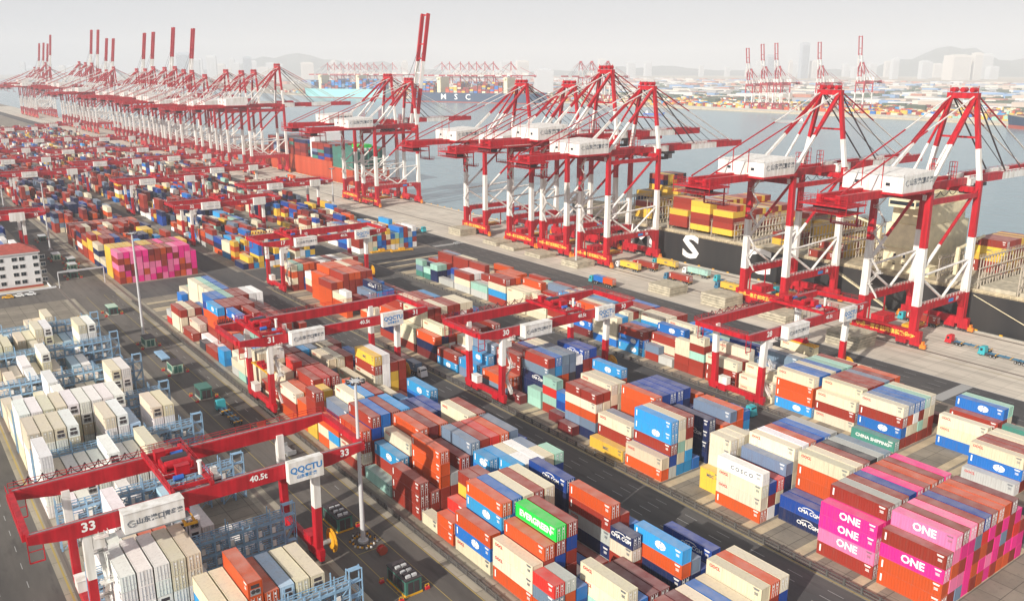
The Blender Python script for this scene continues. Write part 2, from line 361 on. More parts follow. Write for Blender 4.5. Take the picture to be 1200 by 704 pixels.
def bay(block, k, spec, y=None):
    """spec: 'row:stack' words; a row that starts with n or f holds 20-foot boxes in the near or far half of the bay; a stack reads from the ground up"""
    Y = BLK[block][1] + 13.15*k if y is None else y
    for wd in spec.split():
        r, s = wd.split(':'); half = ''
        if r[0] in 'nf': half = r[0]; r = r[1:]
        if half: stack(block, k, int(r), s, Y if half == 'n' else Y+6.15, 6.06, 2.6, half)
        else: stack(block, k, int(r), s, Y, 12.19, 2.88)
def rnd(block, k, rows, hmin, hmax, pal, y=None, p20=.12, empty=.0):
    for r in rows:
        if rng.random() < empty: continue
        if rng.random() < p20:
            for hf in 'nf':
                if rng.random() < .8: bay(block, k, '%s%d:%s' % (hf, r, ''.join(rng.choice(pal) for _ in range(rng.randint(hmin, hmax)))), y)
        else: bay(block, k, '%d:%s' % (r, ''.join(rng.choice(pal) for _ in range(rng.randint(hmin, hmax)))), y)
MIX = 'rrrrooorwwwwWgbBncaymrt'
# block A, from the near end
bay('A', 2, '4:w 5:rr 6:rm 7:ow 8:wb 9:ww 10:www 11:oro 12:bBw', 77.6)
bay('A', 3, 'n2:r 3:tww 4:bb 5:rm 6:mm 8:nnoc 9:nna 10:nB 11:nnB 12:n', 90.8)
bay('A', 3.5, 'n0:oaR n1:oog n2:Bb n4:b n7:rrwn f7:rr n8:rrR n9:rR', 100.7)
bay('A', 4, '0:oww 1:orro 2:onBrE 3:rrrBr 5:b 6:r 7:gngro 8:rrrr 9:nnb 4:e')
bay('A', 5, '0:wbo 1:rrBco 2:rBbbb 3:rrwww 4:rrrrr 5:wrrww 6:m 7:rrnnB 8:rb 9:m')
bay('A', 6, 'n0:oo f0:w n1:raR n2:ayryr n3:rrmrr n4:rr n5:gw n6:wwwwc n7:rwwwW n8:rgwwW n9:wwwww n10:rrBBt f5:rrbbc f6:wcbbc f7:wwwww f8:wwwwW f9:rwwga n11:r f10:r')
bay('A', 7, '0:rrr 1:rr 2:rrooo 3:rrg 4:rrrr 5:rBnna 6:rrrrr 7:rrrrR 8:orrro 9:rbBba 10:rnBB')
bay('A', 8, '0:t 1:wrc 2:rrrw 3:orrro 4:mrrrm 5:orrro 6:rr 7:rrm 8:rmmww 9:wrrrr 10:r')
bay('A', 9, '0:rwro 1:rrrBr 2:owrbb 3:rrrrr 4:rwwcc 5:rrB 6:nnnB 7:bnnB 8:nnnB 9:nB 10:B')
bay('A', 10, 'n0:wco f0:owo 1:wwna 2:wwrww 3:rwwbc 4:rrrrr 5:rr n7:orcc f7:rr 8:Br 10:rbbc 11:nB')
bay('A', 11, 'n0:yyrrr f0:ooo n1:rrr f1:wyy n2:ryy f2:wyyy n3:ryyw f3:rrr 4:rrg f5:rrro n5:roo 6:rww 9:rw 11:r')
bay('A', 12, '0:orw 1:rro 2:wwrr 3:rrrR 4:wrrr 5:gwg 7:rww 9:rwwry 10:mWWWW 11:yyyr 12:rrrr')
bay('A', 13, '0:wr n1:nwww f1:nwww n2:wwwrR f2:tww 3:wwrr 4:rrrr 5:mrb 6:nraw 7:rbww 8:wrrr 9:rw 11:aB 12:w')
bay('A', 14, 'n0:nwwww f0:nwwW n1:wwwww f1:wwww n2:rwwwe 3:rrrr 4:rrrr 5:rrbc 6:nraa 7:wbb 8:wwbw 9:rrrr 11:wa 12:nb')
bay('A', 15, 'n0:tww f0:gw 1:wwr 2:gwc 3:wob 4:rwW 5:rrr 6:rrrb 7:wbw 8:rrr 10:nB')
bay('A', 16, 'f0:cc n1:bw 2:rra 3:tw 4:rwt 5:roo 6:rr 7:rgc 8:wW 9:rw')
bay('A', 17, '0:r f1:W 2:rro 3:rroob 4:rtt 5:rrwrr 6:orrr 7:rrrr 8:Rrrr 9:rrr n10:rr n11:rrr f11:r')
bay('A', 18, 'n0:k 1:W 2:rrooc 3:rwtrr 4:rwtrr 5:mrrrr 6:mwmrr 7:wBrr 8:nrrr 9:rrr 10:Bbr')
bay('A', 19, '0:r 1:rw 2:rr 3:rooBb 4:oobcb 5:wwttt 6:rrrrr 7:rrrrr 8:nnWWW 9:bbWWW 10:rrr 11:rm')
bay('A', 20, '0:wwr 1:rrw 2:owr n3:wwb f3:wrb 4:mmwww 5:wdttt 6:nnbbb 7:ttt 8:wwr 9:rrr 10:bb')
bay('A', 21, 'n0:Rg n1:rr 2:ww f3:bb 4:rrwww 5:rdttt 6:brrbb 7:ttb 8:rr 9:rbr')
bay('A', 22, 'n3:cbb 4:rww 5:rtt 6:bb 8:rw 9:rr')
PNK = 'pPprPmrpPrro'
rnd('A', 27, range(0, 12), 5, 5, PNK, 410.4, 0); bay('A', 27, '12:rppp', 410.4)
rnd('A', 28, range(0, 1), 5, 5, 'y', 423.6, 0); rnd('A', 28, range(1, 13), 5, 5, 'pyPryrp', 423.6, 0)
rnd('A', 29, range(0, 3), 1, 2, 'wtrB', 437, .5); rnd('A', 29, range(3, 13), 3, 5, 'nBnrrac', 437, .5)
rnd('A', 30, range(0, 2), 3, 5, 'wwnr', 450.4, .2); rnd('A', 30, range(2, 13), 4, 5, 'nnBbrroc', 450.4, .1)
rnd('A', 31, range(0, 13), 4, 5, 'rryyyoro', 463.7, .1); rnd('A', 32, range(0, 13), 3, 5, 'rwynaor', 477, .2)
rnd('A', 33, range(0, 13), 3, 5, 'nrwWrro', 490, .2); rnd('A', 34, range(0, 13), 3, 4, 'Borrwwn', 503, .1); rnd('A', 35, range(0, 13), 4, 4, 'rrro', 517, 0)
# block B
bay('B', 0, '0:oopr 1:rPoPP')
for r, top in zip(range(2, 10), 'rPrBroom'): bay('B', 0, '%d:%s%s' % (r, ''.join(rng.choice('ppPrrPoRpa') for _ in range(4)), top))
bay('B', 0, '10:rpRp'); bay('B', 0, '11:ppr'); bay('B', 1, '0:rPpp 1:pprpr 10:rpm')
for r, top in zip(range(2, 10), 'grBprorp'): bay('B', 1, '%d:%s%s' % (r, ''.join(rng.choice('rpPrr') for _ in range(4)), top))
bay('B', 2, '2:nB 3:nB 4:rroow 5:oroow 6:rrrrr 7:wnnnk 8:rrggg 9:rrrra 10:dd 11:d')
bay('B', 3, '0:owwW 1:WrB 2:BwR 3:nnna 4:kgwww 5:rrwwW 6:mrrro 7:nnnnB 8:nnnnb 9:rwwwg 10:rm 11:a')
bay('B', 4, 'n1:yy n2:wwwww n3:wewww n4:wwwgw n6:oraW f6:rr 8:ra 9:c n10:r')
bay('B', 5, '-1:ow 0:gBrcc 1:cwtww 2:ccwrr 3:b 5:nnnn 6:rm 7:rro 8:rroa 9:rroo n10:cWcb n11:a')
bay('B', 6, '-1:y 0:rrw 1:nra 2:rg 3:nnooo 4:nnnnB 5:nnnnB 6:nnnBB 7:nnnnB 8:nnB 9:rrro 10:r')
bay('B', 7, 'f-1:m n0:naowr f0:naowr n1:rrowr f1:rrowr 2:rrrww 3:rrwww 4:rwww 6:rr 7:rb')
bay('B', 8, 'n0:m n1:tBb n2:Rw n3:rr n4:rm f1:rtRt 6:rr 8:rooc 9:ro')
bay('B', 9, 'f0:m n1:tt 2:nnnar 3:rrrcb 4:rooaa 5:nwkaa n6:nwnnW 7:nnrrB 8:nnrrB 9:nnB 10:r')
bay('B', 10, '0:ao 1:ro 2:rrrr 3:orrr 4:rrrr 5:nnnB 6:wwww 7:rwww 8:rr')
bay('B', 11, '0:ac 1:acc 2:wnna 3:rrro 4:orro 5:roW n7:yyy 9:rrr')
bay('B', 12, '0:cr n2:bR f2:rr 3:wWw 4:www 5:wrr 6:rn')
bay('B', 13, '0:mno 1:mwnw 2:rWr 3:rro f4:rgW 6:rrr 7:rrr 9:cbr')
bay('B', 14, '0:rww 1:rbrww 2:rbwrr 3:rrwrr 4:rnwrw 5:rcrrr 6:rrwnr 7:rcwWw 8:rnrrw 9:rrwc 10:gtr')
bay('B', 15, '0:rnoo 1:owrrr 2:rwwrr 3:rrwrw 4:rrorr 5:rwoPr 6:rrrrc 8:rwa 9:gt')
bay('B', 16, '4:ocw 5:owc 6:rtW 7:cw 8:aw 9:rrr')
bay('B', 17, '2:ow 4:rr 6:wg 8:rr 9:rr')
bay('B', 18, '0:oow n0:oowW 3:rr 4:rra 5:cocn 6:bbb 7:bbb 9:rr 10:mm')
bay('B', 19, '0:ooor 1:orro 2:rrrrr 3:rrrro 4:rrrro 5:orrrr 6:rroor 7:con 8:rbb 9:rr 10:rr')
bay('B', 20, '1:oooo 2:rrrro 3:rrrro 4:rrroo 5:rrrww 6:rrroo 7:rrroo 8:rrrr 9:rrr')
bay('B', 21, '2:rwW 3:wr 5:rw n8:g')
bay('B', 22, '0:rwow 1:rrrt 2:Bbro 3:rrro 4:rwrr 5:rwgW 6:rrtg 7:rrrr 8:wwWW 9:rBBw 10:rrow 11:rrrr')
rnd('B', 26, range(0, 13), 1, 4, 'yyywrbncW', 405, .3); bay('B', 26, '-1:n', 405)
rnd('B', 27, range(0, 13), 2, 4, 'yycorwb', 418, .3); rnd('B', 28, range(0, 13), 2, 4, 'rbcowyt', 431, .3)
for k in range(29, 36): rnd('B', k, range(0, 13), 1, 4, MIX+'bcyw', 404+13.2*(k-26), .3, .1)
# block C
bay('C', 0, '0:mR 1:ro 2:rw', 60.3); bay('C', 1, '-1:g 0:rbw 1:rrr 2:bwr 3:rww 4:rbw 5:ro 6:wrd 7:rw 8:dw', 73.8)
bay('C', 2, '4:bww 5:rr 6:rrr 7:rrrb 8:rwwt 9:rr n10:m', 87.0)
bay('C', 3, '-1:d 0:rbrw 1:rwoa 2:rwWb 3:rtrb 4:rwwt 5:rrww n9:m')
bay('C', 4, '0:wrw 1:wrww 2:rwwr 3:rrar 4:rrrr 5:rrra 6:rrrr 7:rooo 8:mrr 10:m')
bay('C', 5, '0:coow 1:brob 2:rrwb 3:rrww 4:rrwb 5:rrrt 6:orrt 7:rrrr 9:rrr 10:rww')
bay('C', 6, '0:ww 1:www n2:rra 3:rwa 4:rraa 5:rwww 6:rrw 7:rr 9:rrw 10:ro')
bay('C', 7, '0:rrw 1:rwr 2:rrww 3:rna 4:rwaB 5:raa 6:rab 7:wtt 8:rr 9:rw')
bay('C', 8, 'n0:rrtrw n1:accr n2:cr f0:rrww f1:rtw f2:tcc 4:ct 5:ctb 6:wrt 7:rr')
bay('C', 9, 'n0:g f0:ra 1:rwr 2:rwrb 3:rrr 4:rbww 5:rt 6:rrb 8:wbb')
bay('C', 10, '0:cbr 1:rrr 2:rrb 4:rrcw 5:rmww 6:rbwr 7:rrwr 8:bb 10:y')
bay('C', 11, 'n0:bwww f0:bww n1:rwrc 2:wrww 3:wgtr 4:rrtw 5:rrrr 6:rrrr 7:rrrb 9:y')
bay('C', 12, '0:mbr 1:rbro 2:wwww 3:rrra 4:rrwc 5:tww 6:rrw 7:rrrr 8:rrr 9:rw')
bay('C', 13, '0:wrr 1:www 2:rwbc 3:rrrw 4:rrra 5:raaw 6:rrW 7:bww 8:wrr')
bay('C', 14, '0:ww 1:Www 2:cb 3:rrr 4:rbra 5:wrar 6:ww 7:W 8:rr')
bay('C', 15, '0:www 1:oww 2:rcw 3:rooo 4:roo 5:rrr 6:www 7:wrt 8:rr 9:r')
bay('C', 16, '0:rcwr 1:cwwr 2:wrro 3:roo 4:rrr 5:rr 6:yr 8:rrr 9:a')
bay('C', 17, '0:gt 1:gg 2:wWr 4:ro 5:rro 6:oyo 7:rro 9:y')
bay('C', 18, '0:gwr 1:wrW 2:wrW 3:rrrr 4:rmw 6:ry 7:oo 8:rro')
bay('C', 19, '0:g n1:naB 3:orrr 4:rrww 5:yyw 6:yy')
bay('C', 20, 'n0:nnt f0:dt n1:nnt n2:aBr f2:Bw 3:rrrr 4:rrra 5:ora 6:rrr 8:yy')
bay('C', 21, 'n0:dat 2:na 4:rr 5:ra 7:rrr')
PB = 'rrwwbBcWgyrt'
for i, y in enumerate((404, 417.3, 430.6)): rnd('C', 26+i, range(0, 13), 3 if i == 0 else 2, 4, PB, y, .2)
for k in range(29, 36): rnd('C', k, range(0, 13), 1, 4, 'rrwwbBoymr', 404+13.3*(k-26), .3, .1)
for blk in 'ABC':
    pal = dict(A='rrrnBmoarwn', B='rrrmbwnrye', C='rrrwrtgmbo')[blk]
    y = 540; k = 40
    while y < 1500:
        if k % 9 != 4: rnd(blk, k, range(0, 13), 1, 5 if y < 1000 else 4, rng.choice([pal, pal, pal, 'nnBanr', 'rrrorwm', MIX]), y, .15, .08)
        y += 13.4; k += 1
# refrigerated containers between the blue racks: slot, colours from the ground up, near end of the bay
BLK['R'] = (20.0, 0)
RACKS = [122, 151, 180, 209, 238, 267, 296, 325]
def reef(y, spec):
    for wd in spec.split():
        r, s = wd.split(':'); stack('R', y, int(r), s, y, 12.19, 2.88)
reef(94, '1:eee 2:wew 3:eew 5:ww 8:ww 11:eew')
reef(108, '1:eee 2:ewe 3:eee 4:eww')
reef(123.4, '5:bbcw 6:wwew 7:nnnoo 8:nnro 9:WWWl 10:eeWw 11:weew')
reef(137.5, '1:eeeee 2:weeee 3:weeee 4:eweww 5:wweww 6:ee')
reef(152.3, '1:eee 2:eee 3:eew 4:wro 5:woo 10:W 11:W')
reef(166.5, '3:eeWW 7:eWl 8:WW 9:e')
reef(181.3, '1:ee 2:We 5:We 6:W 8:W')
reef(195.5, '0:eeeee 1:eew 2:eee 3:wee 4:eee 5:wWWW 6:eeW 7:eee 8:weew 9:eew 10:ew')
reef(210.3, '0:eeeww 1:weeew 2:eeeew 3:ewewW 6:eeeew 7:eeeeW 8:WeWl 10:eeeew 11:weeew')
reef(224.5, '0:wweee 1:eewee 2:weeww 3:ewwww 4:wwwwW 5:eewee 6:eewee 7:wwwwW 8:weeWW 11:ee 12:Wl')
reef(239.3, '0:wew 1:ww 2:eew 3:eww 4:eeWW 5:ew 8:we 9:ew')
reef(253.5, '0:ww 1:we 3:ww 4:WWWW 5:ew 7:lw 8:ww 10:ewew 11:weee')
reef(268.3, '0:ew 1:eww 2:ww 3:weW 5:we 6:Ww 8:Ww 9:ew 11:w')
reef(282.5, '0:eww 1:ew 2:ww 3:wwW 4:ew 5:wwwW 6:lw 8:Wl 9:lW 10:l')
reef(297.3, '0:eeww 1:eeww 2:wwww 3:ew 4:ww 5:wew 6:ww 7:ew 10:eewew 11:weeeW')
reef(311.5, '0:eww 1:wew 2:www 4:www 5:eew 6:wwww 7:wwwW 8:ew 9:cl 10:Wl')
reef(326.3, '1:bc 3:cl 4:we 5:ww 6:wew 7:www 8:ewww 9:l')
for y in np.arange(436, 1400, 13.4):                             # the next inland block, far along the same rails
    for r in range(0, 13):
        if rng.random() < .75: stack('R', float(y), r, ''.join(rng.choice('rrBnwWoab') for _ in range(rng.randint(1, 5))), float(y), 12.19, 2.88)

# what sits on the ship's deck: bay start, across-slot, colours from the deck up
def ship_stack(block, k, y, xs, zb, s, L=12.19):
    for i, ch in enumerate(s):
        CONTS.append(dict(x=xs+rng.uniform(-.03,.03), y=y, z=zb+i*2.9, L=L, h=2.88, c=ch, block=block, bay=k, row=int(round((xs-328.5)/2.5)), tier=i, n=len(s), half='', top=(i == len(s)-1)))
for k, y in enumerate((262, 276.3, 290.6)):
    for j in range(0, 19):
        if j == 0: s = ('yrry', 'yrryy', 'rry')[k]
        elif j < 4: s = ('yrryr', 'yrryy', 'rryrr')[k] if j == 1 else ''.join(rng.choice('yyrrro') for _ in range(5))
        else: s = ''.join(rng.choice('yyrrrog') for _ in range((4,5,4)[k]))
        ship_stack('S', k, y, 328.5+2.5*j, 16.8, s)
for j in range(8, 19): ship_stack('S', 3, 335, 328.5+2.5*j, 16.8, ''.join(rng.choice('yykrrn') for _ in range(7 if j > 11 else 4)))
for j in range(2, 19): ship_stack('S', 4, 320.5, 328.5+2.5*j, 16.8, ''.join(rng.choice('yrryg') for _ in range(3 if j < 10 else 5)))
for j in range(0, 19): ship_stack('S', 5, 207, 328.5+2.5*j, 14.8, ''.join(rng.choice('yyrry') for _ in range(1 if j < 3 else 2)))
for j in range(9, 19): ship_stack('S', 6, 221, 328.5+2.5*j, 14.8, ''.join(rng.choice('yyrry') for _ in range(4)))
for j in range(10, 19): ship_stack('S', 7, 148, 328.5+2.5*j, 14.8, ''.join(rng.choice('yyryrr') for _ in range(5)))
for j in range(4, 19): ship_stack('S', 8, 234, 328.5+2.5*j, 14.8, ''.join(rng.choice('yryrr') for _ in range(2 if j < 9 else 5)))
# spare loads: carried by trucks and by a crane
def load(x, y, z, c, L=12.19, rz=0, label=None, group=None):
    CONTS.append(dict(x=x, y=y, z=z, L=L, h=2.6, c=c, block='L', bay=0, row=0, tier=0, n=1, half='', top=True, label=label, force=True))

# ------------------------------------------------------------------ yard gantry cranes
SP, G0, G1, GZ = 40.6, -8.5, 51.0, 23.3
def gantry(num, tx, spread='none', far=False):
    """red rail-mounted yard crane; the origin is on its inland rail. num: number on the girder, tx: where the trolley stands"""
    r = empty('gantry_crane')
    for x in (0, SP):
        b = MB(); b.box(x-.55, x+.55, -10.2, 10.2, 1.7, 3.2); b.build('sill_beam', ['crane_red'], r)
        b = MB()
        for y in (-8.6, -5.2, 5.2, 8.6):
            b = MB(); b.box(x-.45, x+.45, y-1.4, y+1.4, .75, 1.7)
            for w in (-.85, .85): b.tube((x-.3, y+w, .48), (x+.3, y+w, .48), .45, 10, 1)
            b.build('bogie', ['crane_red', 'crane_dark'], r)
        for y in (-8.3, 8.3):
            b = MB(); f = .5
            b.two((x, y, 3.2), (x, y*1.06, 21.2), 1.35, f, 0, 1, 1.7); b.build('leg', ['crane_red', 'crane_white'], r)
    for y in (-9.2, 9.2):
        b = MB(); w = .65; prof = [(G0,1.5),(-1.5,2.7),(SP+3,2.7),(G1,1.4)]
        for (xa, ha), (xb, hb) in zip(prof, prof[1:]):
            b.hexa([(xa,y-w,GZ-ha),(xb,y-w,GZ-hb),(xb,y+w,GZ-hb),(xa,y+w,GZ-ha),(xa,y-w,GZ),(xb,y-w,GZ),(xb,y+w,GZ),(xa,y+w,GZ)])
        g = b.build('girder', ['crane_red'], r)
        b = MB(); b.box(G0+.4, G1-.4, y-.12, y+.12, GZ, GZ+.16); b.build('trolley_rail', ['steel_grey'], g)
        if y < 0:
            letter(num, 2.3, (.4, y-w-.03, GZ-1.1), '-y', 'text_white', g, 'number'); letter(num, 2.0, (SP+6, y-w-.03, GZ-.95), '-y', 'text_white', g, 'number')
            letter('40.5t', 1.6, (SP*.72, y-w-.03, GZ-1.0), '-y', 'text_white', g, 'load_mark')
    for x in (G0, G1):
        b = MB(); b.box(x-.6, x+.6, -8.55, 8.55, GZ-1.3, GZ-.04); b.build('end_beam', ['crane_red'], r)
    b = MB()
    b.rail((G0, 10.3, GZ), (G1, 10.3, GZ), 1.1, 3, .09); b.rail((G0-.5, -9.6, GZ), (G0-.5, 9.6, GZ), 1.1, 3, .08); b.rail((G1+.5, -9.6, GZ), (G1+.5, 9.6, GZ), 1.1, 3, .08)
    b.box(G0, G1, 9.9, 10.5, GZ-.16, GZ-.06); b.build('walkway_railing', ['crane_red'], r)
    b = MB()                                                    # cable loops hung along the far girder
    n = 9; x0 = G0+1; x1 = max(tx-4, x0+4)
    for i in range(n):
        xa = x0+(x1-x0)*i/n; xb = x0+(x1-x0)*(i+1)/n; pts = [(xa+(xb-xa)*u, 10.9, GZ+1.3-1.5*(1-(2*u-1)**2)) for u in (0,.2,.4,.6,.8,1)]
        for p, q in zip(pts, pts[1:]): b.bar(p, q, .16)
        b.bar((xa, 10.9, GZ-.1), (xa, 10.9, GZ+1.3), .14)
    b.build('festoon_cable', ['crane_dark'], r)
    # hanging ladder frame at the inland end
    b = MB()
    for y in (-8.8, 8.6):
        for x in (G0, G0+2.2): b.bar((x, y, GZ-1.2), (x, y, GZ-5.2), .16)
        b.bar((G0, y, GZ-5.2), (G0+2.2, y, GZ-5.2), .2); b.bar((G0, y, GZ-3.2), (G0+2.2, y, GZ-3.2), .12)
    b.build('ladder_frame', ['crane_red'], r)
    # trolley
    t = empty('trolley', (tx, 0, GZ+.16)); t.parent = r
    b = MB()
    for x in (-3.4, 3.4): b.box(x-.35, x+.35, -9.9, 9.9, 0, .8)
    for y in (-8.4, -3, 3, 8.4): b.box(-3.05, 3.05, y-.3, y+.3, .05, .75)
    b.box(-2.9, 2.9, -2.6, 2.6, .78, .9); b.build('trolley_frame', ['crane_red'], t)
    b = MB(); b.tube((-2.2, 1.1, 1.9), (2.2, 1.1, 1.9), .8, 12, 1); b.tube((-2.2, -1.3, 1.9), (2.2, -1.3, 1.9), .8, 12, 0)
    for x in (-2.6, 2.2): b.box(x, x+.4, -2.2, 2.0, .9, 2.1, 0)
    b.build('hoist_drum', ['crane_red', 'crane_dark'], t)
    b = MB(); b.box(-1.2, 1.2, -4.6, -3.3, .9, 2.6, 0); b.box(-1.3, 1.3, -4.7, -3.2, 2.6, 2.7, 0); b.build('gear_box', ['crane_red'], t)
    b = MB(); b.box(-2.6, -.8, 3.5, 5.2, .9, 2.7, 0); b.box(-2.7, -.7, 3.4, 5.3, 2.7, 2.8, 0); b.build('control_cabinet', ['crane_red'], t)
    for xa, xb, yy in ((.2, 2.4, 4.2), (-2.2, -.5, -6.3)): b = MB(); b.tube((xa, yy, 1.4), (xb, yy, 1.4), .5, 10, 0); b.tube((xb, yy, 1.4), (xb+.25, yy, 1.4), .38, 10, 1); b.box(xa+.3, xb-.3, yy-.3, yy+.3, .8, 1.0, 1); b.build('motor', ['blue_paint', 'crane_dark'], t)
    b = MB(); b.tube((2.6, -5.8, .8), (2.6, -5.8, 3.2), .35, 10, 0); b.tube((2.6, -5.8, 3.2), (2.6, -5.8, 3.4), .5, 10, 0); b.build('vent_stack', ['crane_white'], t)
    b = MB()
    for a, c in (((-3.7,-9.9,.8),(3.7,-9.9,.8)),((-3.7,9.9,.8),(3.7,9.9,.8)),((-3.7,-9.9,.8),(-3.7,9.9,.8)),((3.7,-9.9,.8),(3.7,9.9,.8))): b.rail(a, c, 1.1, 2.4, .08)
    b.build('trolley_railing', ['crane_red'], t)
    b = MB(); b.box(3.9, 6.0, -6.8, -4.7, -2.6, -.2, 0); b.box(3.97, 5.93, -6.83, -6.78, -2.1, -.7, 1); b.box(3.87, 3.92, -6.7, -4.8, -2.1, -.7, 1); b.box(4.4, 5.5, -6.2, -5.2, -.2, 1.4, 0); b.build('operator_cab', ['crane_white', 'glass'], t)
    if spread != 'none':
        z0 = -GZ - .16 + (spread if isinstance(spread, (int, float)) else 15)
        b = MB()
        for x in (-1, 1):
            for y in (-2.2, 2.2): b.bar((x, y, z0+1.2), (x, y, .1), .07, .07, 1)
        b.box(-.9, .9, -2.6, 2.6, z0+.5, z0+1.3, 2); b.tube((-1.1, -1.6, z0+1.5), (1.1, -1.6, z0+1.5), .4, 8, 2); b.tube((-1.1, 1.6, z0+1.5), (1.1, 1.6, z0+1.5), .4, 8, 2)
        for x in (-.85, .85): b.box(x-.18, x+.18, -6, 6, z0+.05, z0+.48)
        for y in (-6, 6): b.box(-1.2, 1.2, y-.22, y+.22, z0, z0+.45)
        b.build('spreader', ['yellow_paint', 'cable_black', 'crane_red'], t)
    # electrical house with its lettering, hung on the girder
    y = -10.2
    b = MB(); b.box(5.2, 15.0, y-2.6, y, GZ-3.0, GZ+.6, 0); b.box(4.2, 16.0, y-2.6, y, GZ-3.25, GZ-3.05, 1); b.box(5.1, 15.1, y-2.7, y+.05, GZ+.6, GZ+.72, 0)
    h = b.build('electrical_house', ['crane_white', 'steel_grey'], r)
    if not far:
        letter('山东港口', 1.15, (9.4, y-2.64, GZ-1.25), '-y', 'text_grey', h); letter('青岛港', 1.0, (13.2, y-2.64, GZ-1.15), '-y', 'text_grey', h)
        b = MB()
        for i in range(10):
            a0 = R_(40+29*i); a1 = R_(40+29*(i+1)); b.bar((6.4+.6*math.cos(a0), y-2.63, GZ-1.3+.6*math.sin(a0)), (6.4+.6*math.cos(a1), y-2.63, GZ-1.3+.6*math.sin(a1)), .2, .05)
        b.bar((6.4, y-2.63, GZ-1.35), (7.0, y-2.63, GZ-1.35), .2, .05); b.bar((11.6, y-2.63, GZ-2.1), (11.6, y-2.63, GZ-.5), .06, .05); b.build('emblem', ['text_grey'], h)
    else:
        b = MB(); b.box(7.4, 11.4, y-2.63, y-2.61, GZ-1.9, GZ-1.2); b.box(11.9, 14.4, y-2.63, y-2.61, GZ-1.8, GZ-1.2); b.build('lettering', ['pole_grey'], h)
    b = MB(); b.box(SP-6.2, SP+.7, -11.6, -10.1, GZ-3.3, GZ+.9); h = b.build('sign_box', ['crane_white'], r)
    if not far: letter('QQCTU', 1.75, (SP-2.75, -11.63, GZ-.85), '-y', 'text_blue', h); letter('山东青岛港', .8, (SP-2.75, -11.63, GZ-2.25), '-y', 'text_blue', h)
    # zigzag stair and platforms on the inland leg, cable reel on the other
    b = MB(); zz = [3.2, 7.4, 11.6, 15.8, 20.0]
    for i, (za, zb) in enumerate(zip(zz, zz[1:])):
        ya, yb = (-7.0, -10.2) if i % 2 else (-10.2, -7.0)
        b.bar((2.1, ya, za), (2.1, yb, zb), .75, .12); b.rail((2.55, ya, za), (2.55, yb, zb), 1.0, 1.4, .07); b.rail((1.65, ya, za), (1.65, yb, zb), 1.0, 1.4, .07)
        b.box(.9, 3.1, yb-.7, yb+.7, zb-.08, zb); b.rail((3.1, yb-.7, zb), (3.1, yb+.7, zb), 1.0, 1.2, .07); b.rail((.9, yb-.7, zb), (3.1, yb-.7, zb), 1.0, 1.2, .07)
    b.box(.75, 2.6, -9.6, -7.6, 17.6, 20.6); b.build('staircase', ['crane_white'], r)
    b = MB(); c = (SP+2.6, -9.0, 4.1)
    for rr in (2.35, 2.05): 
        for i in range(20):
            a0, a1 = 2*math.pi*i/20, 2*math.pi*(i+1)/20
            b.bar((c[0], c[1]+rr*math.cos(a0), c[2]+rr*math.sin(a0)), (c[0], c[1]+rr*math.cos(a1), c[2]+rr*math.sin(a1)), .22)
    for i in range(10):
        a0 = 2*math.pi*i/10; b.bar((c[0], c[1], c[2]), (c[0], c[1]+2.2*math.cos(a0), c[2]+2.2*math.sin(a0)), .14)
    b.tube((c[0]-.35, c[1], c[2]), (c[0]+.3, c[1], c[2]), 1.75, 16, 0); b.tube((c[0]-1.9, c[1], c[2]), (c[0]-.35, c[1], c[2]), .5, 10, 1)
    b.build('cable_reel', ['yellow_paint', 'steel_grey'], r)
    b = MB(); b.box(SP-1, SP+1.6, -6.8, -3.6, 3.2, 5.0, 0); b.box(SP-1.1, SP+1.7, -6.9, -3.5, 5.0, 5.1, 0); b.build('drive_box', ['crane_red'], r)
    b = MB(); b.box(-.9, .9, 3.0, 6.0, 3.2, 5.4, 0); b.box(-1, 1, 2.9, 6.1, 5.4, 5.5, 0); b.build('power_cabinet', ['crane_white'], r)
    return r
RX = dict(R=19.7, A=82.2, B=138.4, C=197.4)
YG = 'yard gantry cranes'
for blk, y, num, tx, sp, lab in (
    ('R', 153.0, '33', 17.5, 15, 'red yard gantry crane numbered 33 straddling the white reefer stacks, nearest to the camera'),
    ('A', 231.5, '31', 1.0, 11, 'red yard gantry crane numbered 31 with its trolley above the lamp post lane'),
    ('B', 198.0, '30', 26.5, 'none', 'red yard gantry crane numbered 30 with a white cab on its mid-span trolley'),
    ('C', 152.0, '28', 30.0, 11.4, 'red yard gantry crane lifting a cream container under a yellow spreader beside the quay')):
    g = gantry(num, tx, sp); g.location = (RX[blk], y, 0); tag(g, lab, 'gantry crane', YG)
g = gantry('17', 8.0, 'none'); g.location = (RX['B'], 360, 0); tag(g, 'red yard gantry crane numbered 17 at the cross road with yellow spreaders lying nearby', 'gantry crane', YG)
gf = gantry('32', 20.0, 'none', far=True); gf.location = (RX['R'], 507, 0); tag(gf, 'red yard gantry crane numbered 32 just behind the white office building with red roof', 'gantry crane', YG)
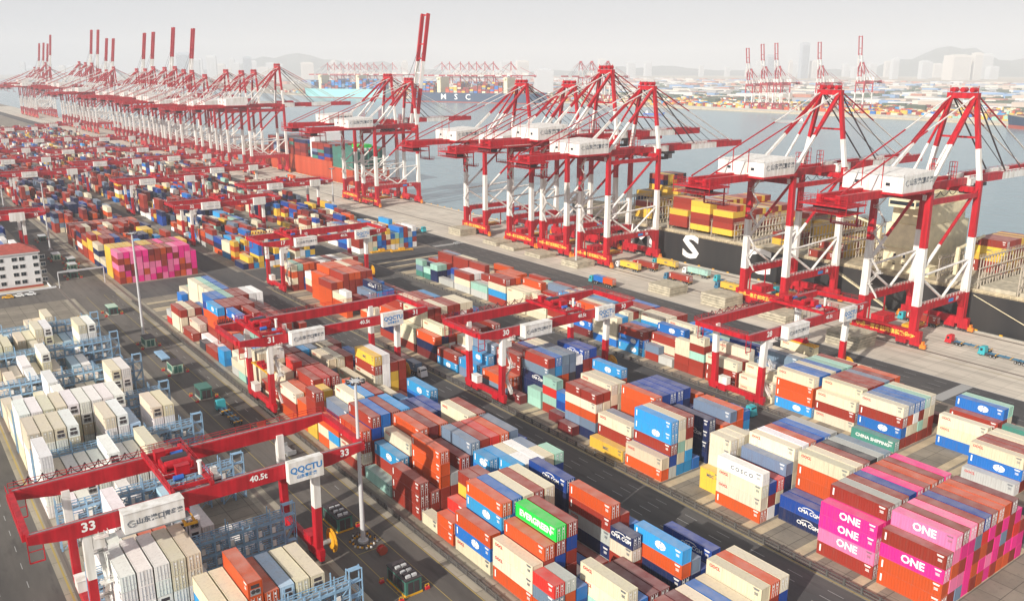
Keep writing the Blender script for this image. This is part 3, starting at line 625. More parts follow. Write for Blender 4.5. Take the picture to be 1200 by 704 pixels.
for blk, y, lab in (('B', 486, 'first red yard gantry crane behind crane 17 in the same block'), ('B', 614, 'second red yard gantry crane behind crane 17 in the same block'),
                    ('C', 541, 'red yard gantry crane beside the quay, between crane 17 and the upright ship crane boom'), ('C', 652, 'red yard gantry crane beside the quay next to the orange ship bow'),
                    ('A', 706, 'first red yard gantry crane behind the yellow and magenta container stack'), ('A', 915, 'second red yard gantry crane behind the yellow and magenta container stack'),
                    ('B', 878, 'third red yard gantry crane behind crane 17 in the same block'), ('C', 858, 'second red yard gantry crane along the quay behind the orange ship bow'),
                    ('B', 1032, 'fourth red yard gantry crane behind crane 17 in the same block'), ('C', 1010, 'third red yard gantry crane along the quay behind the orange ship bow'),
                    ('A', 1160, 'third red yard gantry crane behind the yellow and magenta container stack'), ('C', 1300, 'farthest red yard gantry crane along the quay behind the orange ship bow'),
                    ('B', 1240, 'farthest red yard gantry crane behind crane 17 in the same block'),
                    ('R', 640, 'red yard gantry crane cut by the photo edge, next behind crane 32'), ('R', 790, 'red yard gantry crane at the photo edge, second behind crane 32'),
                    ('B', 752, 'red yard gantry crane between the second and third behind crane 17'), ('A', 812, 'red yard gantry crane between the first two behind the magenta stack'),
                    ('C', 760, 'red yard gantry crane level with the quay crane beyond the orange ship'), ('A', 1050, 'red yard gantry crane before the third behind the magenta stack')):
    c = copy_tree(gf); c.location = (RX[blk], y, 0); tag(c, lab, 'gantry crane', YG)

# ------------------------------------------------------------------ ship-to-shore quay cranes
GA = 34.0                                                       # gauge: the sea rail is at x = GA
def quay_crane(num, raised=False, detail=True, short=False):
    r = empty('quay_crane')
    part = lambda b, n, m: b.build(n, m, r)
    RW = ['crane_red', 'crane_white']
    for x in (0, GA):
        b = MB(); b.box(x-1.0, x+1.0, -13, 13, 2.6, 6.3 if x == 0 else 5.2)
        s = part(b, 'sill_beam', RW)
        if detail and x == 0: letter('中国—青岛前湾集装箱码头', 1.9, (-1.03, 0, 4.4), '-x', 'text_gold', s)
        for y in (-11.2, -6.2, 6.2, 11.2):
            b = MB(); b.box(x-.8, x+.8, y-1.9, y+1.9, 1.1, 2.6)
            for w in (-1.3, 0, 1.3): b.tube((x-.4, y+w, .6), (x+.4, y+w, .6), .55, 10, 1)
            part(b, 'bogie', ['crane_red', 'crane_dark'])
        for y in (-14, 14): b = MB(); b.box(x-.5, x+.5, y-1, y+1, .5, 1.9); b.box(x-.7, x+.7, y-.3, y+.3, 1.9, 3.0); part(b, 'rail_buffer', ['orange_paint'])
        for y in (-10, 10):
            b = MB()
            b.bar((x, y, 5.0), (x, y, 15.0), 2.2, 2.6, 0); b.bar((x, y, 15.0), (x, y*.985, 35.5), 2.1, 2.5, 1, 1.8, 2.2); b.bar((x, y*.985, 35.5), (x, y*.97, 56), 1.8, 2.2, 0, 1.6, 2.0)
            part(b, 'leg', RW)
    for y in (-10, 10):
        b = MB(); b.box(1.3, GA-1.3, y-1.05, y+1.05, 12.7, 15.2)
        for x, s in ((1.3, 1), (GA-1.3, -1)):                   # haunches under the portal beam
            b.quad([(x, y-1, 12.72), (x, y-1, 9.2), (x+2.6*s, y-1, 12.72)]); b.quad([(x, y+1, 12.72), (x, y+1, 9.2), (x+2.6*s, y+1, 12.72)]); b.quad([(x, y-1, 9.2), (x, y+1, 9.2), (x+2.6*s, y+1, 12.72), (x+2.6*s, y-1, 12.72)])
        p = part(b, 'portal_beam', RW)
        if detail and y < 0:
            b = MB(); b.box(GA*.60, GA*.60+3.4, y-1.09, y-1.06, 13.3, 14.6); b.build('port_badge', ['text_blue'], p)
            letter(num, 1.9, (GA*.78, y-1.08, 13.95), '-y', 'text_white', p, 'number')
        b = MB(); b.rail((1.5, y-1, 15.2), (GA-1.5, y-1, 15.2), 1.2, 2.2, .09); part(b, 'walkway_railing', ['crane_white'])
        b = MB(); q = y
        b.tube((1, q, 25.6), (GA-1, q, 27.4), .42, 8, 1); b.tube((1, q, 24.8), (GA*.5, q, 15.3), .48, 8, 1); b.tube((GA-1, q, 26.6), (GA*.5, q, 15.3), .48, 8, 1)
        a = Vector((.8, q, 27.5)); e = Vector((GA-.5, q*.97, 53.5)); c = a.lerp(e, .3); b.tube(a, c, .6, 8, 1); b.tube(c, e, .6, 8, 0)
        part(b, 'brace', RW)
        b = MB(); b.box(.9, GA-.9, y*.97-.7, y*.97+.7, 50.2, 51.9); part(b, 'top_beam', RW)
    for x in (0, GA):
        b = MB(); b.box(x-1.1, x+1.1, -8.6, 8.6, 51.6, 53.6); part(b, 'cross_beam', RW)
    # bridge girder and boom: two box beams with ties, in red and white bands
    b = MB()
    for y in (-3.4, 3.4): b.box(-44, GA+2.4, y-.75, y+.75, 53.8, 56.4, 0)
    for x in range(-42, 35, 6): b.box(x-.25, x+.25, -2.6, 2.6, 54.6, 55.4, 0)
    part(b, 'bridge_girder', RW)
    hinge = Vector((GA+3.4, 0, 55.2)); ang = R_(81 if raised else 0); L = 78 if raised else 68
    def bp(d, y, z=0): return Vector((hinge.x + d*math.cos(ang) - z*math.sin(ang), y, hinge.z + d*math.sin(ang) + z*math.cos(ang)))
    b = MB(); bw, bh = (.6, 1.25) if raised else (.8, 1.5)
    for y in ((-3.8, 3.8) if raised else (-3.3, 3.3)):
        for d0, d1, m in (((0, 10, 1), (10, 27, 0), (27, 47, 1), (47, L, 0)) if not raised else ((0, 8, 1), (8, 26, 0), (26, 45, 1), (45, L, 0))): b.hexa([bp(d0,y-bw,-bh), bp(d1,y-bw,-bh), bp(d1,y+bw,-bh), bp(d0,y+bw,-bh), bp(d0,y-bw,bh), bp(d1,y-bw,bh), bp(d1,y+bw,bh), bp(d0,y+bw,bh)], m)
    for d in (.6, 10, 18.5, 27, 37, 47, 57, L-1): b.bar(bp(d, -2.7), bp(d, 2.7), .9, .9, 0 if not 27 < d < 47 else 1)
    bo = part(b, 'boom', RW)
    if detail:
        b = MB()
        for y in (-4.2, 4.2): b.rail(bp(1, y, .9), bp(L-1, y, .9), 1.1, 3.2, .08) if not raised else b.bar(bp(1, y, 1.6), bp(L-1, y, 1.6), .12)
        b.build('boom_railing', ['crane_red'], bo)
    # A-frame: mast legs on the sea side, heavy back legs, apex beam
    A = 85.3
    b = MB()
    for s in (-1, 1):
        b.two((GA, 9.7*s, 56), (GA+.2, 4.6*s, A), 1.5, .38, 1, 0)
        b.two((.3, 9.0*s, 56), (GA-.4, 4.4*s, A-.6), 1.15, .46, 1, 0)
        b.two((9, 3.4*s, 56.2), (GA-.6, 3.6*s, A-.8), .7, .45, 1, 0)
    b.box(GA-.9, GA+1.1, -5.6, 5.6, A-.8, A+1.2, 0)
    for y in (-3.4, 0, 3.4): b.tube((GA-1.4, y, A+2.2), (GA+1.5, y, A+2.2), .9, 10, 0)
    for y in (-5, 5): b.bar((GA, y, A+1.2), (GA, y, A+3.6), .2)
    b.rail((GA-1, -5.4, A+1.2), (GA-1, 5.4, A+1.2), 1.1, 2, .08)
    b.bar((GA, -6.9, 71), (GA, 6.9, 71), .7, .7, 0); part(b, 'mast', RW)
    b = MB()
    for s in (-1, 1):
        b.two((-43, 3.6*s, 56.8), (GA-.6, 4.2*s, A), .38, .62, 0, 1) if not short else None
        b.bar((-20, 3.6*s, 66.0), (-20, 3.6*s, 57), .25)
        if not raised:
            b.two((GA+.8, 4.2*s, A), bp(30, 3.6*s, 1.2), .42, .5, 2, 2); b.two((GA+.8, 4.4*s, A+.6), bp(60, 3.6*s, 1.2), .42, .42, 0, 1); b.bar((GA+.8, 4.0*s, A), bp(44, 3.4*s, 1.2), .2, .2, 2)
        else:
            k = Vector((GA+9, 4*s, 79)); b.bar((GA+.8, 4.2*s, A), k, .42, .42, 0); b.bar(k, bp(34, 3.6*s, -1.1), .42, .42, 1); b.bar((GA+.8, 4.2*s, A), bp(52, 3.4*s, 1), .2, .2, 2)
    part(b, 'stay', RW + ['crane_dark'])
    # machinery house
    b = MB(); b.hexa([(-20,-11,55.9),(-1.4,-11,55.9),(-1.4,10.6,55.9),(-20,10.6,55.9),(-20,-11,61.0),(-1.4,-11,62.2),(-1.4,10.6,62.2),(-20,10.6,61.0)], 0)
    b.box(-20.6, -.9, -11.6, 11.2, 55.2, 55.85, 1)
    h = part(b, 'machinery_house', ['crane_white', 'crane_red'])
    b = MB(); b.box(-20.03, -20.0, -6.5, -5.0, 58, 59); b.box(-20.03, -20.0, 4.5, 6.0, 58, 59); b.build('window', ['glass'], h)
    if detail:
        b = MB(); b.rail((-20, -11, 61), (-20, 10.6, 61), 1, 2.6, .08); b.rail((-20, -11, 61), (-1.4, -11, 62.2), 1, 2.6, .08); b.build('roof_railing', ['crane_white'], h)
        letter('山东港口', 2.3, (-11.6, -11.03, 59.2), '-y', 'text_grey', h); letter('青岛港', 2.1, (-5.0, -11.03, 59.3), '-y', 'text_grey', h)
        b = MB()
        for i in range(9):
            a0 = R_(40+32*i); a1 = R_(40+32*(i+1)); b.bar((-17.6+.9*math.cos(a0), -11.03, 59.1+.9*math.sin(a0)), (-17.6+.9*math.cos(a1), -11.03, 59.1+.9*math.sin(a1)), .28, .05)
        b.build('emblem', ['text_grey'], h)
    # rear platform, trolley, cab, stair tower
    b = MB(); b.box(-47, -36, -8.6, 8.6, 53.2, 53.75); b.box(-45, -40, -4.5, 4.5, 51.4, 53.2, 1); b.rail((-47,-8.6,51.2),(-47,8.6,51.2),1.2,2,.1); b.box(-47.4,-36.6,-9,9,51.1,51.2)
    for yy in (-8.6, 8.6):
        for xx in (-47, -36.8): b.bar((xx, yy, 51.2), (xx, yy, 56.6), .16)
    for a, c in (((-47,-8.6,53.8),(-47,8.6,53.8)),((-47,-8.6,53.8),(-36,-8.6,53.8)),((-47,8.6,53.8),(-36,8.6,53.8)),((-47,-8.6,55.4),(-47,8.6,55.4)),((-47,-8.6,55.4),(-40,-8.6,55.4))): b.rail(a, c, 1.3, 2, .11)
    b.box(-34, -31, -5, 5, 45.8, 46.1); b.bar((-34, -4.6, 46), (-34, -4.6, 53.4), .4); b.bar((-34, 4.6, 46), (-34, 4.6, 53.4), .4); b.rail((-34,-5,46.1),(-34,5,46.1),1.2,1.8,.1); b.rail((-34,-5,46.1),(-31,-5,46.1),1.2,1.5,.1)
    part(b, 'rear_platform', ['crane_red', 'crane_dark'])
    if detail:
        tx = GA+14 if not raised else 16
        b = MB(); b.box(tx-3.5, tx+3.5, -4.4, 4.4, 52.4, 53.6, 0); b.box(tx-3.0, tx+1.0, -2.4, 2.4, 49.4, 50.4, 0)
        for x in (-2.6, .8):
            for y in (-2, 2): b.bar((tx+x, y, 50.2), (tx+x, y, 52.6), .1, .1, 0)
        b.box(tx+2, tx+4.6, -1.6, 1.6, 49.6, 52.2, 1); part(b, 'trolley', ['crane_dark', 'steel_grey'])
        b = MB()
        for x0 in range(4, 31, 6):
            pts = [(x0+6*u, -5.2, 53.2-1.9*(1-(2*u-1)**2)) for u in (0,.25,.5,.75,1)]
            for p, q in zip(pts, pts[1:]): b.bar(p, q, .16)
        part(b, 'festoon_cable', ['cable_black'])
        b = MB(); zz = [15.4+i*4.6 for i in range(9)]
        for i, (za, zb) in enumerate(zip(zz, zz[1:])):
            ya, yb = (7.2, 3.6) if i % 2 else (3.6, 7.2)
            b.bar((-2.4, ya, za), (-2.4, yb, zb), .8, .14); b.box(-3.2, -1.2, yb-.9, yb+.9, zb-.1, zb)
            b.rail((-3.2, yb-.9, zb), (-3.2, yb+.9, zb), 1.1, 1.8, .08); b.rail((-2.85, ya, za), (-2.85, yb, zb), 1.1, 1.8, .08)
        part(b, 'staircase', ['crane_white'])
        for x, y in ((10, -4.6), (24, -4.6), (29, 4.6)):
            b = MB()
            for s in (-.9, .9):
                for q in (-.9, .9): b.bar((x+s, y+q, 56.4), (x+s, y+q, 63), .16)
            for z in (57.8, 59.5, 61.2, 62.9): b.box(x-1, x+1, y-1, y+1, z, z+.12)
            part(b, 'service_tower', ['crane_red'])
        b = MB(); b.box(-1.6, 4.6, -9.2, -8.2, 51.9, 53.6); b.box(-1.7, 4.7, -9.3, -8.1, 53.6, 53.7); part(b, 'equipment_box', ['crane_white'])
        b = MB(); b.box(GA+2.5, GA+5, -5.5, -4.2, 53.5, 55.8); b.box(GA+2.4, GA+5.1, -5.6, -4.1, 55.8, 55.9); part(b, 'hinge_cabin', ['crane_white'])
        b = MB()                                                # machinery seen on the portal level between the sill beams
        b.box(2.2, 12, -8.8, -3.0, 5.2, 5.6, 0); b.box(3, 11, -8.2, -4, 5.6, 6.6, 1); b.rail((2.2,-8.8,5.6),(12,-8.8,5.6),1.1,2,.1)
        for yy in (-8.6,): b.bar((2, yy, 5.2), (2, yy, 12.8), .4); b.bar((12, yy, 5.2), (12, yy, 12.8), .4)
        part(b, 'spreader_store', ['crane_red', 'yellow_paint'])
        b = MB()
        for k in range(4): b.box(3+2*k, 4.6+2*k, 3, 8, 5.4, 7.8, 0)
        b.box(2, 12, 2.4, 8.6, 5.1, 5.4, 0)
        for xx in (2, 12): b.bar((xx, 8.4, 5.2), (xx, 8.4, 12.8), .4)
        part(b, 'transformer_rack', ['crane_red', 'yellow_paint'])
    return r
QC = 'quay cranes along the berth'
LX = 285.5
c1 = quay_crane('59'); c1.location = (LX, 156, 0); tag(c1, 'red and white quay crane numbered 59 over the empty decks of the black ship', 'quay crane', QC)
c2 = quay_crane('58'); c2.location = (LX, 210, 0); tag(c2, 'red and white quay crane numbered 58 before the last letter on the hull', 'quay crane', QC)
c3 = quay_crane('56'); c3.location = (LX, 313.5, 0); tag(c3, 'red and white quay crane in front of the first letter on the black hull', 'quay crane', QC)
cr = quay_crane('53', raised=True); cr.location = (LX, 549.7, 0); tag(cr, 'red and white quay crane with its boom raised upright, tallest thing against the sky', 'quay crane', QC)
def again(src, y, sc, lab):
    c = copy_tree(src); c.location = (LX, y, 0); c.scale = (1, 1, sc); return tag(c, lab, 'quay crane', QC)
again(c3, 344, 1.09, 'tallest of four crowded quay cranes with booms lowered, beside the first hull letter')
again(c3, 373.5, 1.0, 'quay crane with lowered boom, third of the four crowded ones by the black ship')
again(c3, 417, 1.0, 'quay crane with lowered boom, last of the four crowded ones, beside stacked hatch covers')
again(c3, 580, 1.03, 'quay crane with lowered boom just behind the crane with the upright boom')
fl = quay_crane('', detail=False); fl.location = (LX, 790, 0); fl.scale = (1, 1, 1.12); tag(fl, 'nearest quay crane with lowered boom beyond the orange ship bow', 'quay crane', QC)
fr = quay_crane('', raised=True, detail=False); fr.location = (LX, 1076, 0); fr.scale = (1, 1, 1.06); tag(fr, 'nearest of the far quay cranes with upright booms at the top of the quay', 'quay crane', QC)
for i, (y, sc) in enumerate(((850, 1.06), (884, 1.05), (930, 1.06), (1000, 1.0), (1045, 1.05))): again(fl, y, sc, '%s quay crane with lowered boom beyond the orange ship bow' % ORD[i+1])
for i, (y, sc) in enumerate(((1154, 1.09), (1245, 1.07), (1289, 1.07), (1468, 1.05), (1511, 1.06), (1563, 1.17), (1611, 1.18), (1980, 1.2), (2022, 1.08), (2066, 1.1), (2118, 1.1))):
    again(fr, y, sc, '%s upright-boomed quay crane along the far quay, counted from the nearest' % ORD[i+1])
for i, (y, sc) in enumerate(((1110, 1.1), (1205, 1.1), (1420, 1.1), (1660, 1.2), (1940, 1.1))):
    again(fl, y, sc, '%s lowered-boom quay crane among the far upright-boomed ones' % ORD[i])
# cranes on the far shore: each one a single mesh (a few pixels wide)
def single(src, name):
    vs, fs, ms = [], [], []; slot = {}
    for ch in src.children:
        me = ch.data; k = len(vs); vs += [tuple(v.co) for v in me.vertices]
        idx = [slot.setdefault(m.name, len(slot)) for m in me.materials]
        for p in me.polygons: fs.append([k+i for i in p.vertices]); ms.append(idx[p.material_index])
    me = bpy.data.meshes.new(name); me.from_pydata(vs, [], fs)
    for n in slot: me.materials.append(bpy.data.materials[n])
    me.polygons.foreach_set('material_index', ms); me.update(); return me
far_up, far_low = single(fr, 'quay_crane'), single(fl, 'quay_crane')
def far_crane(me, x, y, rz, sc, lab, grp):
    o = put('quay_crane', me); o.location = (x, y, 0); o.rotation_euler = (0, 0, rz); o.scale = (1, 1, sc); tag(o, lab, 'quay crane', grp)
for i, (px, d, sc) in enumerate(((884, 2180, 1.06), (901, 2150, 1.12), (917, 2120, 1.13), (967, 2120, 1.14), (1014, 2080, 1.22))):
    x, y = polar(px, d); far_crane(far_up, x+20, y, R_(180), sc, '%s of five upright-boomed cranes on the far shore across the bay' % ('leftmost', 'second', 'third', 'fourth', 'rightmost')[i], 'upright cranes on the far shore')
k = 0
for px, d in [(386,3420),(394,3410),(402,3400),(411,3380),(418,3360),(425,3340),(433,3320),(441,3300),(451,3280),(463,3260),(522,2900),(531,2880),(544,2860),(554,2840),(563,2820),(573,2800),(583,2780),(604,2760),(684,2600),(697,2580),(716,2560)]:
    x, y = polar(px, d); far_crane(far_low, x+40, y+20, R_(150 if px < 650 else 180), 1.3, 'tiny hazy quay crane behind the two large ships on the far side of the bay', 'hazy cranes behind the far ships')

# ------------------------------------------------------------------ ships
def hull_mesh(x0, x1, y0, y1, bow, zt, zb, name, mats, parent, band=None, bow_y=1):
    """a ship's hull with straight sides and a flared bow at y1; slot 1 is the boot-topping"""
    b = MB(); w = x1-x0; xc = (x0+x1)/2; n = 9; secs = [(y0, 1, 0)]
    for i in range(n+1): t = i/n; secs.append((y1-bow+bow*t, (1-t**2.2), t))
    zw = zb + (band or 1.5)
    def ring(y, k, t):
        e = .02+.98*k; lo = .02+.98*k*(1-.55*t); up = 3.5*t*t
        return [(xc-w/2*e, y+4*t, zt+up), (xc-w/2*lo, y, zw), (xc-w/2*lo*.97, y, zb), (xc+w/2*lo*.97, y, zb), (xc+w/2*lo, y, zw), (xc+w/2*e, y+4*t, zt+up)]
    rings = [ring(*s) for s in secs]
    for p, q in zip(rings, rings[1:]):
        for i, m in ((0,0),(1,1),(3,1),(4,0)): b.quad([p[i], p[i+1], q[i+1], q[i]], m)
        b.quad([p[5], p[0], q[0], q[5]], 2)
    b.quad(rings[0][::-1], 0)
    return b.build(name, mats, parent)
sh = empty('container_ship', (0, 0, 0)); tag(sh, 'huge black-hulled container ship with white hull lettering moored along the quay', 'ship')
X0, X1 = 327.0, 375.0
hull_mesh(X0, X1, 40, 402, 62, 13.4, -4.5, 'hull', ['hull_black', 'hull_red', 'ship_deck'], sh, band=1.6)
for ch, y in (('M', 321), ('S', 286), ('C', 245.5)): letter(ch, 16.0, (X0-.12, y, 7.4), '-x', 'text_white', sh, sx=1.5, bold=.03)
b = MB(); b.box(X0+1.3, X1-1.3, 60, 340, 13.42, 14.6); b.build('hatch_coaming', ['ship_deck'], sh)
for y0 in (104, 118.2, 132.4, 148, 206.5, 220.7, 234.9, 249.1, 263, 277, 291.3, 305.6, 320, 334.5):
    b = MB()
    for j in range(3): b.box(X0+2+15*j, X0+16.4+15*j, y0-.3, y0+12.6, 14.6, 14.78 if y0 > 200 else 16.0)
    b.build('hatch_cover', ['hatch'], sh)
for y0 in (260.4, 274.6, 288.9, 303.2, 262.0+55.8):             # stanchions that carry the raised deck cargo
    b = MB()
    for j in range(20): b.box(X0+1.4+2.35*j, X0+1.75+2.35*j, y0-.25, y0+.25, 14.6, 16.8)
    b.box(X0+1.3, X1-1.3, y0-.3, y0+.3, 16.5, 16.78); b.build('cargo_stanchion', ['ship_deck'], sh)
for y0, h in ((117, 11), (131.2, 11), (145.6, 12), (161, 9), (191.5, 10), (205, 12), (219.2, 13), (233.4, 12), (247.6, 13), (260.2, 8), (274.4, 8), (288.6, 8), (303.6, 12), (318.5, 13), (333, 13), (347, 10)):
    b = MB(); z0 = 14.6
    for j in range(20):
        x = X0+1.2+2.38*j; b.bar((x, y0, z0), (x, y0, z0+h), .22, .3)
    for z in (z0+h*.33, z0+h*.66, z0+h): b.box(X0+1, X1-1, y0-.5, y0+.5, z-.09, z+.06)
    b.rail((X0+1, y0-.5, z0+h), (X1-1, y0-.5, z0+h), 1.1, 2.4, .09); b.rail((X0+1, y0+.5, z0+h), (X1-1, y0+.5, z0+h), 1.1, 2.4, .09)
    for j in range(0, 19, 3): b.bar((X0+1.2+2.38*j, y0, z0), (X0+1.2+2.38*(j+2), y0, z0+h*.66), .14)
    b.build('lashing_bridge', ['lash'], sh)
b = MB()
b.box(333, 369, 171, 187, 14.5, 34); b.box(335, 367, 172, 186, 34, 41.4); b.box(327.5, 374.5, 173, 184, 41.4, 44.6); b.box(340, 362, 174, 183, 44.6, 46.2); b.box(346, 356, 176, 181, 46.2, 52)
for z in (18, 24.4): b.box(331.8, 333, 170.5, 187.5, z-.12, z+.1)
acc = b.build('accommodation_block', ['ship_cream'], sh)
b = MB()
for z in (17.0, 20.2):
    for y in (173.5, 177.5, 181.5): b.box(332.95, 333.0, y, y+1.1, z, z+1.4)
b.box(327.45, 327.5, 173.4, 183.6, 42.4, 43.9); b.box(328, 374, 172.95, 173.0, 42.4, 43.9); b.build('window', ['glass'], acc)
b = MB(); b.box(331, 336, 166, 171, 14.6, 18.6); b.box(330.7, 336.3, 165.7, 171, 18.6, 18.8); b.build('deck_house', ['ship_cream'], sh)
for p, q, e in (((340,160,14.6), (340,160,27), (356,158,30)), ((344,196,14.6), (344,196,30), (336,204,34))): b = MB(); b.bar(p, q, 1.3); b.bar((q[0], q[1], q[2]-.6), e, .8); b.build('deck_crane', ['ship_cream'], sh)
b = MB(); b.rail((X0+.3, 45, 13.4), (X0+.3, 342, 13.4), 1.1, 2.5, .09); b.build('deck_railing', ['ship_cream'], sh)
b = MB(); b.bar((X0+.6, 210, 13), (X0-3.0, 178, .8), 1.0, .3); b.rail((X0+.2, 210, 13), (X0-3.4, 178, .8), 1.0, 2, .08); b.build('gangway', ['ship_cream'], sh)
b = MB()
for y0, y1 in ((60, 96), (110, 146), (372, 398)): b.bar((X0, y1, 12.5), (QX-.8, y0, .5), .22)
o = b.build('mooring_rope', ['ship_cream'], sh)

so = empty('container_ship'); tag(so, 'orange-hulled container ship carrying dark green and blue containers at the berth', 'ship')
hull_mesh(327, 362, 660, 960, 45, 12.0, -4.5, 'hull', ['hull_orange', 'hull_red', 'ship_deck'], so)
b = MB(); b.hexa([(327.2,700,12),(361.8,700,12),(361.8,900,12),(327.2,900,12),(327.2,700,16),(361.8,700,16),(361.8,900,16),(327.2,900,16)]); b.build('bulwark', ['hull_orange'], so)
b = MB(); b.box(331, 358, 742, 752, 16, 38); b.box(327, 362, 744, 750, 36, 39.5); b.build('accommodation_block', ['wall_white'], so)
b = MB()
for i in range(7):
    for z in (14, 20, 26): b.box(328+5*i, 328.4+5*i, 661, 699, z-2.2, z+3.6)
b.build('cell_guide', ['cabin_green'], so)
for j in range(0, 13):
    s = 'ddddd' if j > 2 else 'dddd'
    ship_stack('O', 0, 664, 328+2.5*j, 12.2, s + ('WE' if 2 < j < 8 else ''), 12.19); ship_stack('O', 1, 677, 328+2.5*j, 12.2, ''.join(rng.choice('ddddEkW') for _ in range(5)))
    for k, y in enumerate((704, 717, 730, 756, 769, 782, 795, 808, 821, 834)): ship_stack('O', 2+k, y, 328+2.5*j, 16.1, ''.join(rng.choice('raBdrmnr') for _ in range(5)))

def far_ship(p0, p1, beam, hullm, freeb, cargo, lab, pal, text=None, bridge=(.35, .78), low='hull_red', band=3.0):
    """p0, p1: bow and stern on the water; built along its own y axis"""
    a, e = Vector(p0), Vector(p1); L = (e-a).length; d = (e-a).normalized()
    r = empty('container_ship', (a.x, a.y, 0), math.atan2(-d.x, d.y)); tag(r, lab, 'ship')
    hull_mesh(-beam/2, beam/2, 0, L, L*.14, freeb, -3.4, 'hull', [hullm, low, 'ship_deck'], r, band=band)
    for f in bridge:
        b = MB(); b.box(-beam*.4, beam*.4, L*f, L*f+12, freeb, freeb+cargo+12); b.box(-beam/2, beam/2, L*f+1, L*f+9, freeb+cargo+6, freeb+cargo+10); b.build('bridge_tower', ['ship_cream'], r)
    b = MB(); rg = random.Random(5); cols = []
    y = L*.05
    while y < L*.86:
        if not any(abs(y-L*f-4) < 17 for f in bridge):
            hgt = rg.randint(3, 6)
            for j in range(int(beam/2.6)):
                for k in range(max(1, hgt-rg.randint(0,1))):
                    b.box(-beam/2+1+2.5*j, -beam/2+3.4+2.5*j, y, y+12, freeb+cargo/6*k*1.0, freeb+cargo/6*(k+1)*.97); cols.append(PAL[rg.choice(pal)])
        y += 14.2
    o = b.build('deck_cargo', ['paint_far'], r); o['kind'] = 'stuff'
    ca = o.data.attributes.new('Col', 'FLOAT_COLOR', 'FACE'); arr = np.repeat(np.array([(*c, 1) for c in cols]), 6, axis=0).astype(np.float32).ravel(); ca.data.foreach_set('color', arr)
    if text:
        for ch, f in zip(text, (.26, .36, .455)): letter(ch, freeb*.9, (beam/2+.6, L*f, freeb*.5), '-x', 'text_white', r, sx=-1.2, bold=.012)
    return r
far_ship(polar(489, 2720), polar(640, 2480), 58, 'hull_navy', 25, 32, 'navy blue container ship with big white letters across the bay, amid hazy cranes', 'rrrwbymoar', 'MSC', bridge=(.2, .72))
far_ship(polar(455, 2980), polar(357, 3180), 56, 'hull_teal', 27, 34, 'pale turquoise hulled container ship across the bay', 'bbnnrrac', bridge=(.3, .75))
far_ship((1500, 250), (1560, 680), 44, 'hull_navy', 16, 14, 'blue and red hulled ship with yellow cargo at the edge of the far shore', 'yyyoyr', bridge=(.2,), band=6)

def small_boat(x, y, rz, L, hullm, lab, cat, cabin):
    r = empty('boat', (x, y, -3.2), rz); tag(r, lab, cat)
    hull_mesh(-L*.12, L*.12, 0, L, L*.25, L*.05+1.2, -.5, 'hull', [hullm, 'hull_red', 'ship_deck'], r, band=.9)
    b = MB(); y0 = L*.1; b.box(-L*.08, L*.08, y0, y0+L*.14, L*.05+1.2, L*.05+4.4); b.box(-L*.06, L*.06, y0+L*.02, y0+L*.1, L*.05+4.4, L*.05+6.4); b.build('wheelhouse', [cabin], r)
    b = MB(); b.box(-L*.085, L*.085, L*.34, L*.72, L*.05+1.2, L*.05+2.2); b.build('cargo_hatch', ['steel_grey'], r)
    b = MB(); b.bar((0, L*.8, L*.05+1), (0, L*.8, L*.05+8), .4); b.build('mast', ['pole_grey'], r)
small_boat(1395, 960, R_(20), 62, 'steel_grey', 'small grey barge crossing the bay behind the quay crane masts', 'boat', 'wall_white')
small_boat(1380, 1360, R_(200), 45, 'blue_paint', 'small blue boat on the bay behind the red crane masts', 'boat', 'wall_white')

# ------------------------------------------------------------------ far shore: yards, sheds, city
def far_boxes(name, mtl, n, xs, ys, size, hts, cols, seed, band=None):
    rg = random.Random(seed); b = MB(); cc = []
    for i in range(n):
        y = rg.uniform(*ys); x = rg.uniform(*xs)
        sx = float(np.interp(y, [300, 900, 1566, 1920, 2400, 2590, 2960, 3300, 5200], [1560, 1650, 1668, 1655, 1500, 1490, 1360, 1330, 1600]))+32
        if x < sx: continue
        w, d = rg.uniform(*size)*.5, rg.uniform(*size); h = rg.uniform(*hts)
        b.box(x, x+w, y, y+d, .42, .42+h); cc.append(rg.choice(cols))
    o = b.build(name, [mtl]); o['kind'] = 'stuff'
    ca = o.data.attributes.new('Col', 'FLOAT_COLOR', 'FACE'); ca.data.foreach_set('color', np.repeat(np.array([(*c, 1) for c in cc]), 6, axis=0).astype(np.float32).ravel())
    return o
FC = [PAL[k] for k in 'yyoorrrwwwWtgcbmoy']
far_boxes('far_containers', 'paint_far', 7000, (1400, 2350), (250, 3600), (7, 15), (2.6, 8.5), FC, 3)
far_boxes('far_trees', 'paint_far', 1800, (1950, 4200), (300, 4600), (14, 60), (4, 11), [(.05,.085,.045), (.07,.10,.06), (.06,.08,.05)], 4)
far_boxes('far_sheds', 'paint_far', 1500, (2100, 5600), (300, 6200), (25, 120), (7, 18), [(.6,.6,.6), (.62,.58,.52), (.35,.36,.38), (.5,.42,.36), (.2,.32,.52), (.45,.2,.14), (.6,.6,.6)], 5)
b = MB(); b.hexa([(1652,880,.5),(1668,880,.5),(1684,1566,.5),(1668,1566,.5),(1652,880,4.5),(1660,880,4.5),(1676,1566,4.5),(1668,1566,4.5)]); b.hexa([(1562,300,.5),(1578,300,.5),(1668,880,.5),(1652,880,.5),(1562,300,4.5),(1570,300,4.5),(1660,880,4.5),(1652,880,4.5)])
tag(b.build('sea_wall', ['kerb']), 'low pale stone sea wall along the far shore', 'wall')
a = polar(1040, 3700); e = polar(1260, 3050)
b = MB(); b.quad([(a[0],a[1],.6),(e[0],e[1],.6),(e[0]+420,e[1]+360,.6),(a[0]+420,a[1]+420,.6)]); M['lagoon'] = mat('far_water', (.25,.50,.47), .4); struct(b.build('water_lagoon', 'lagoon'))

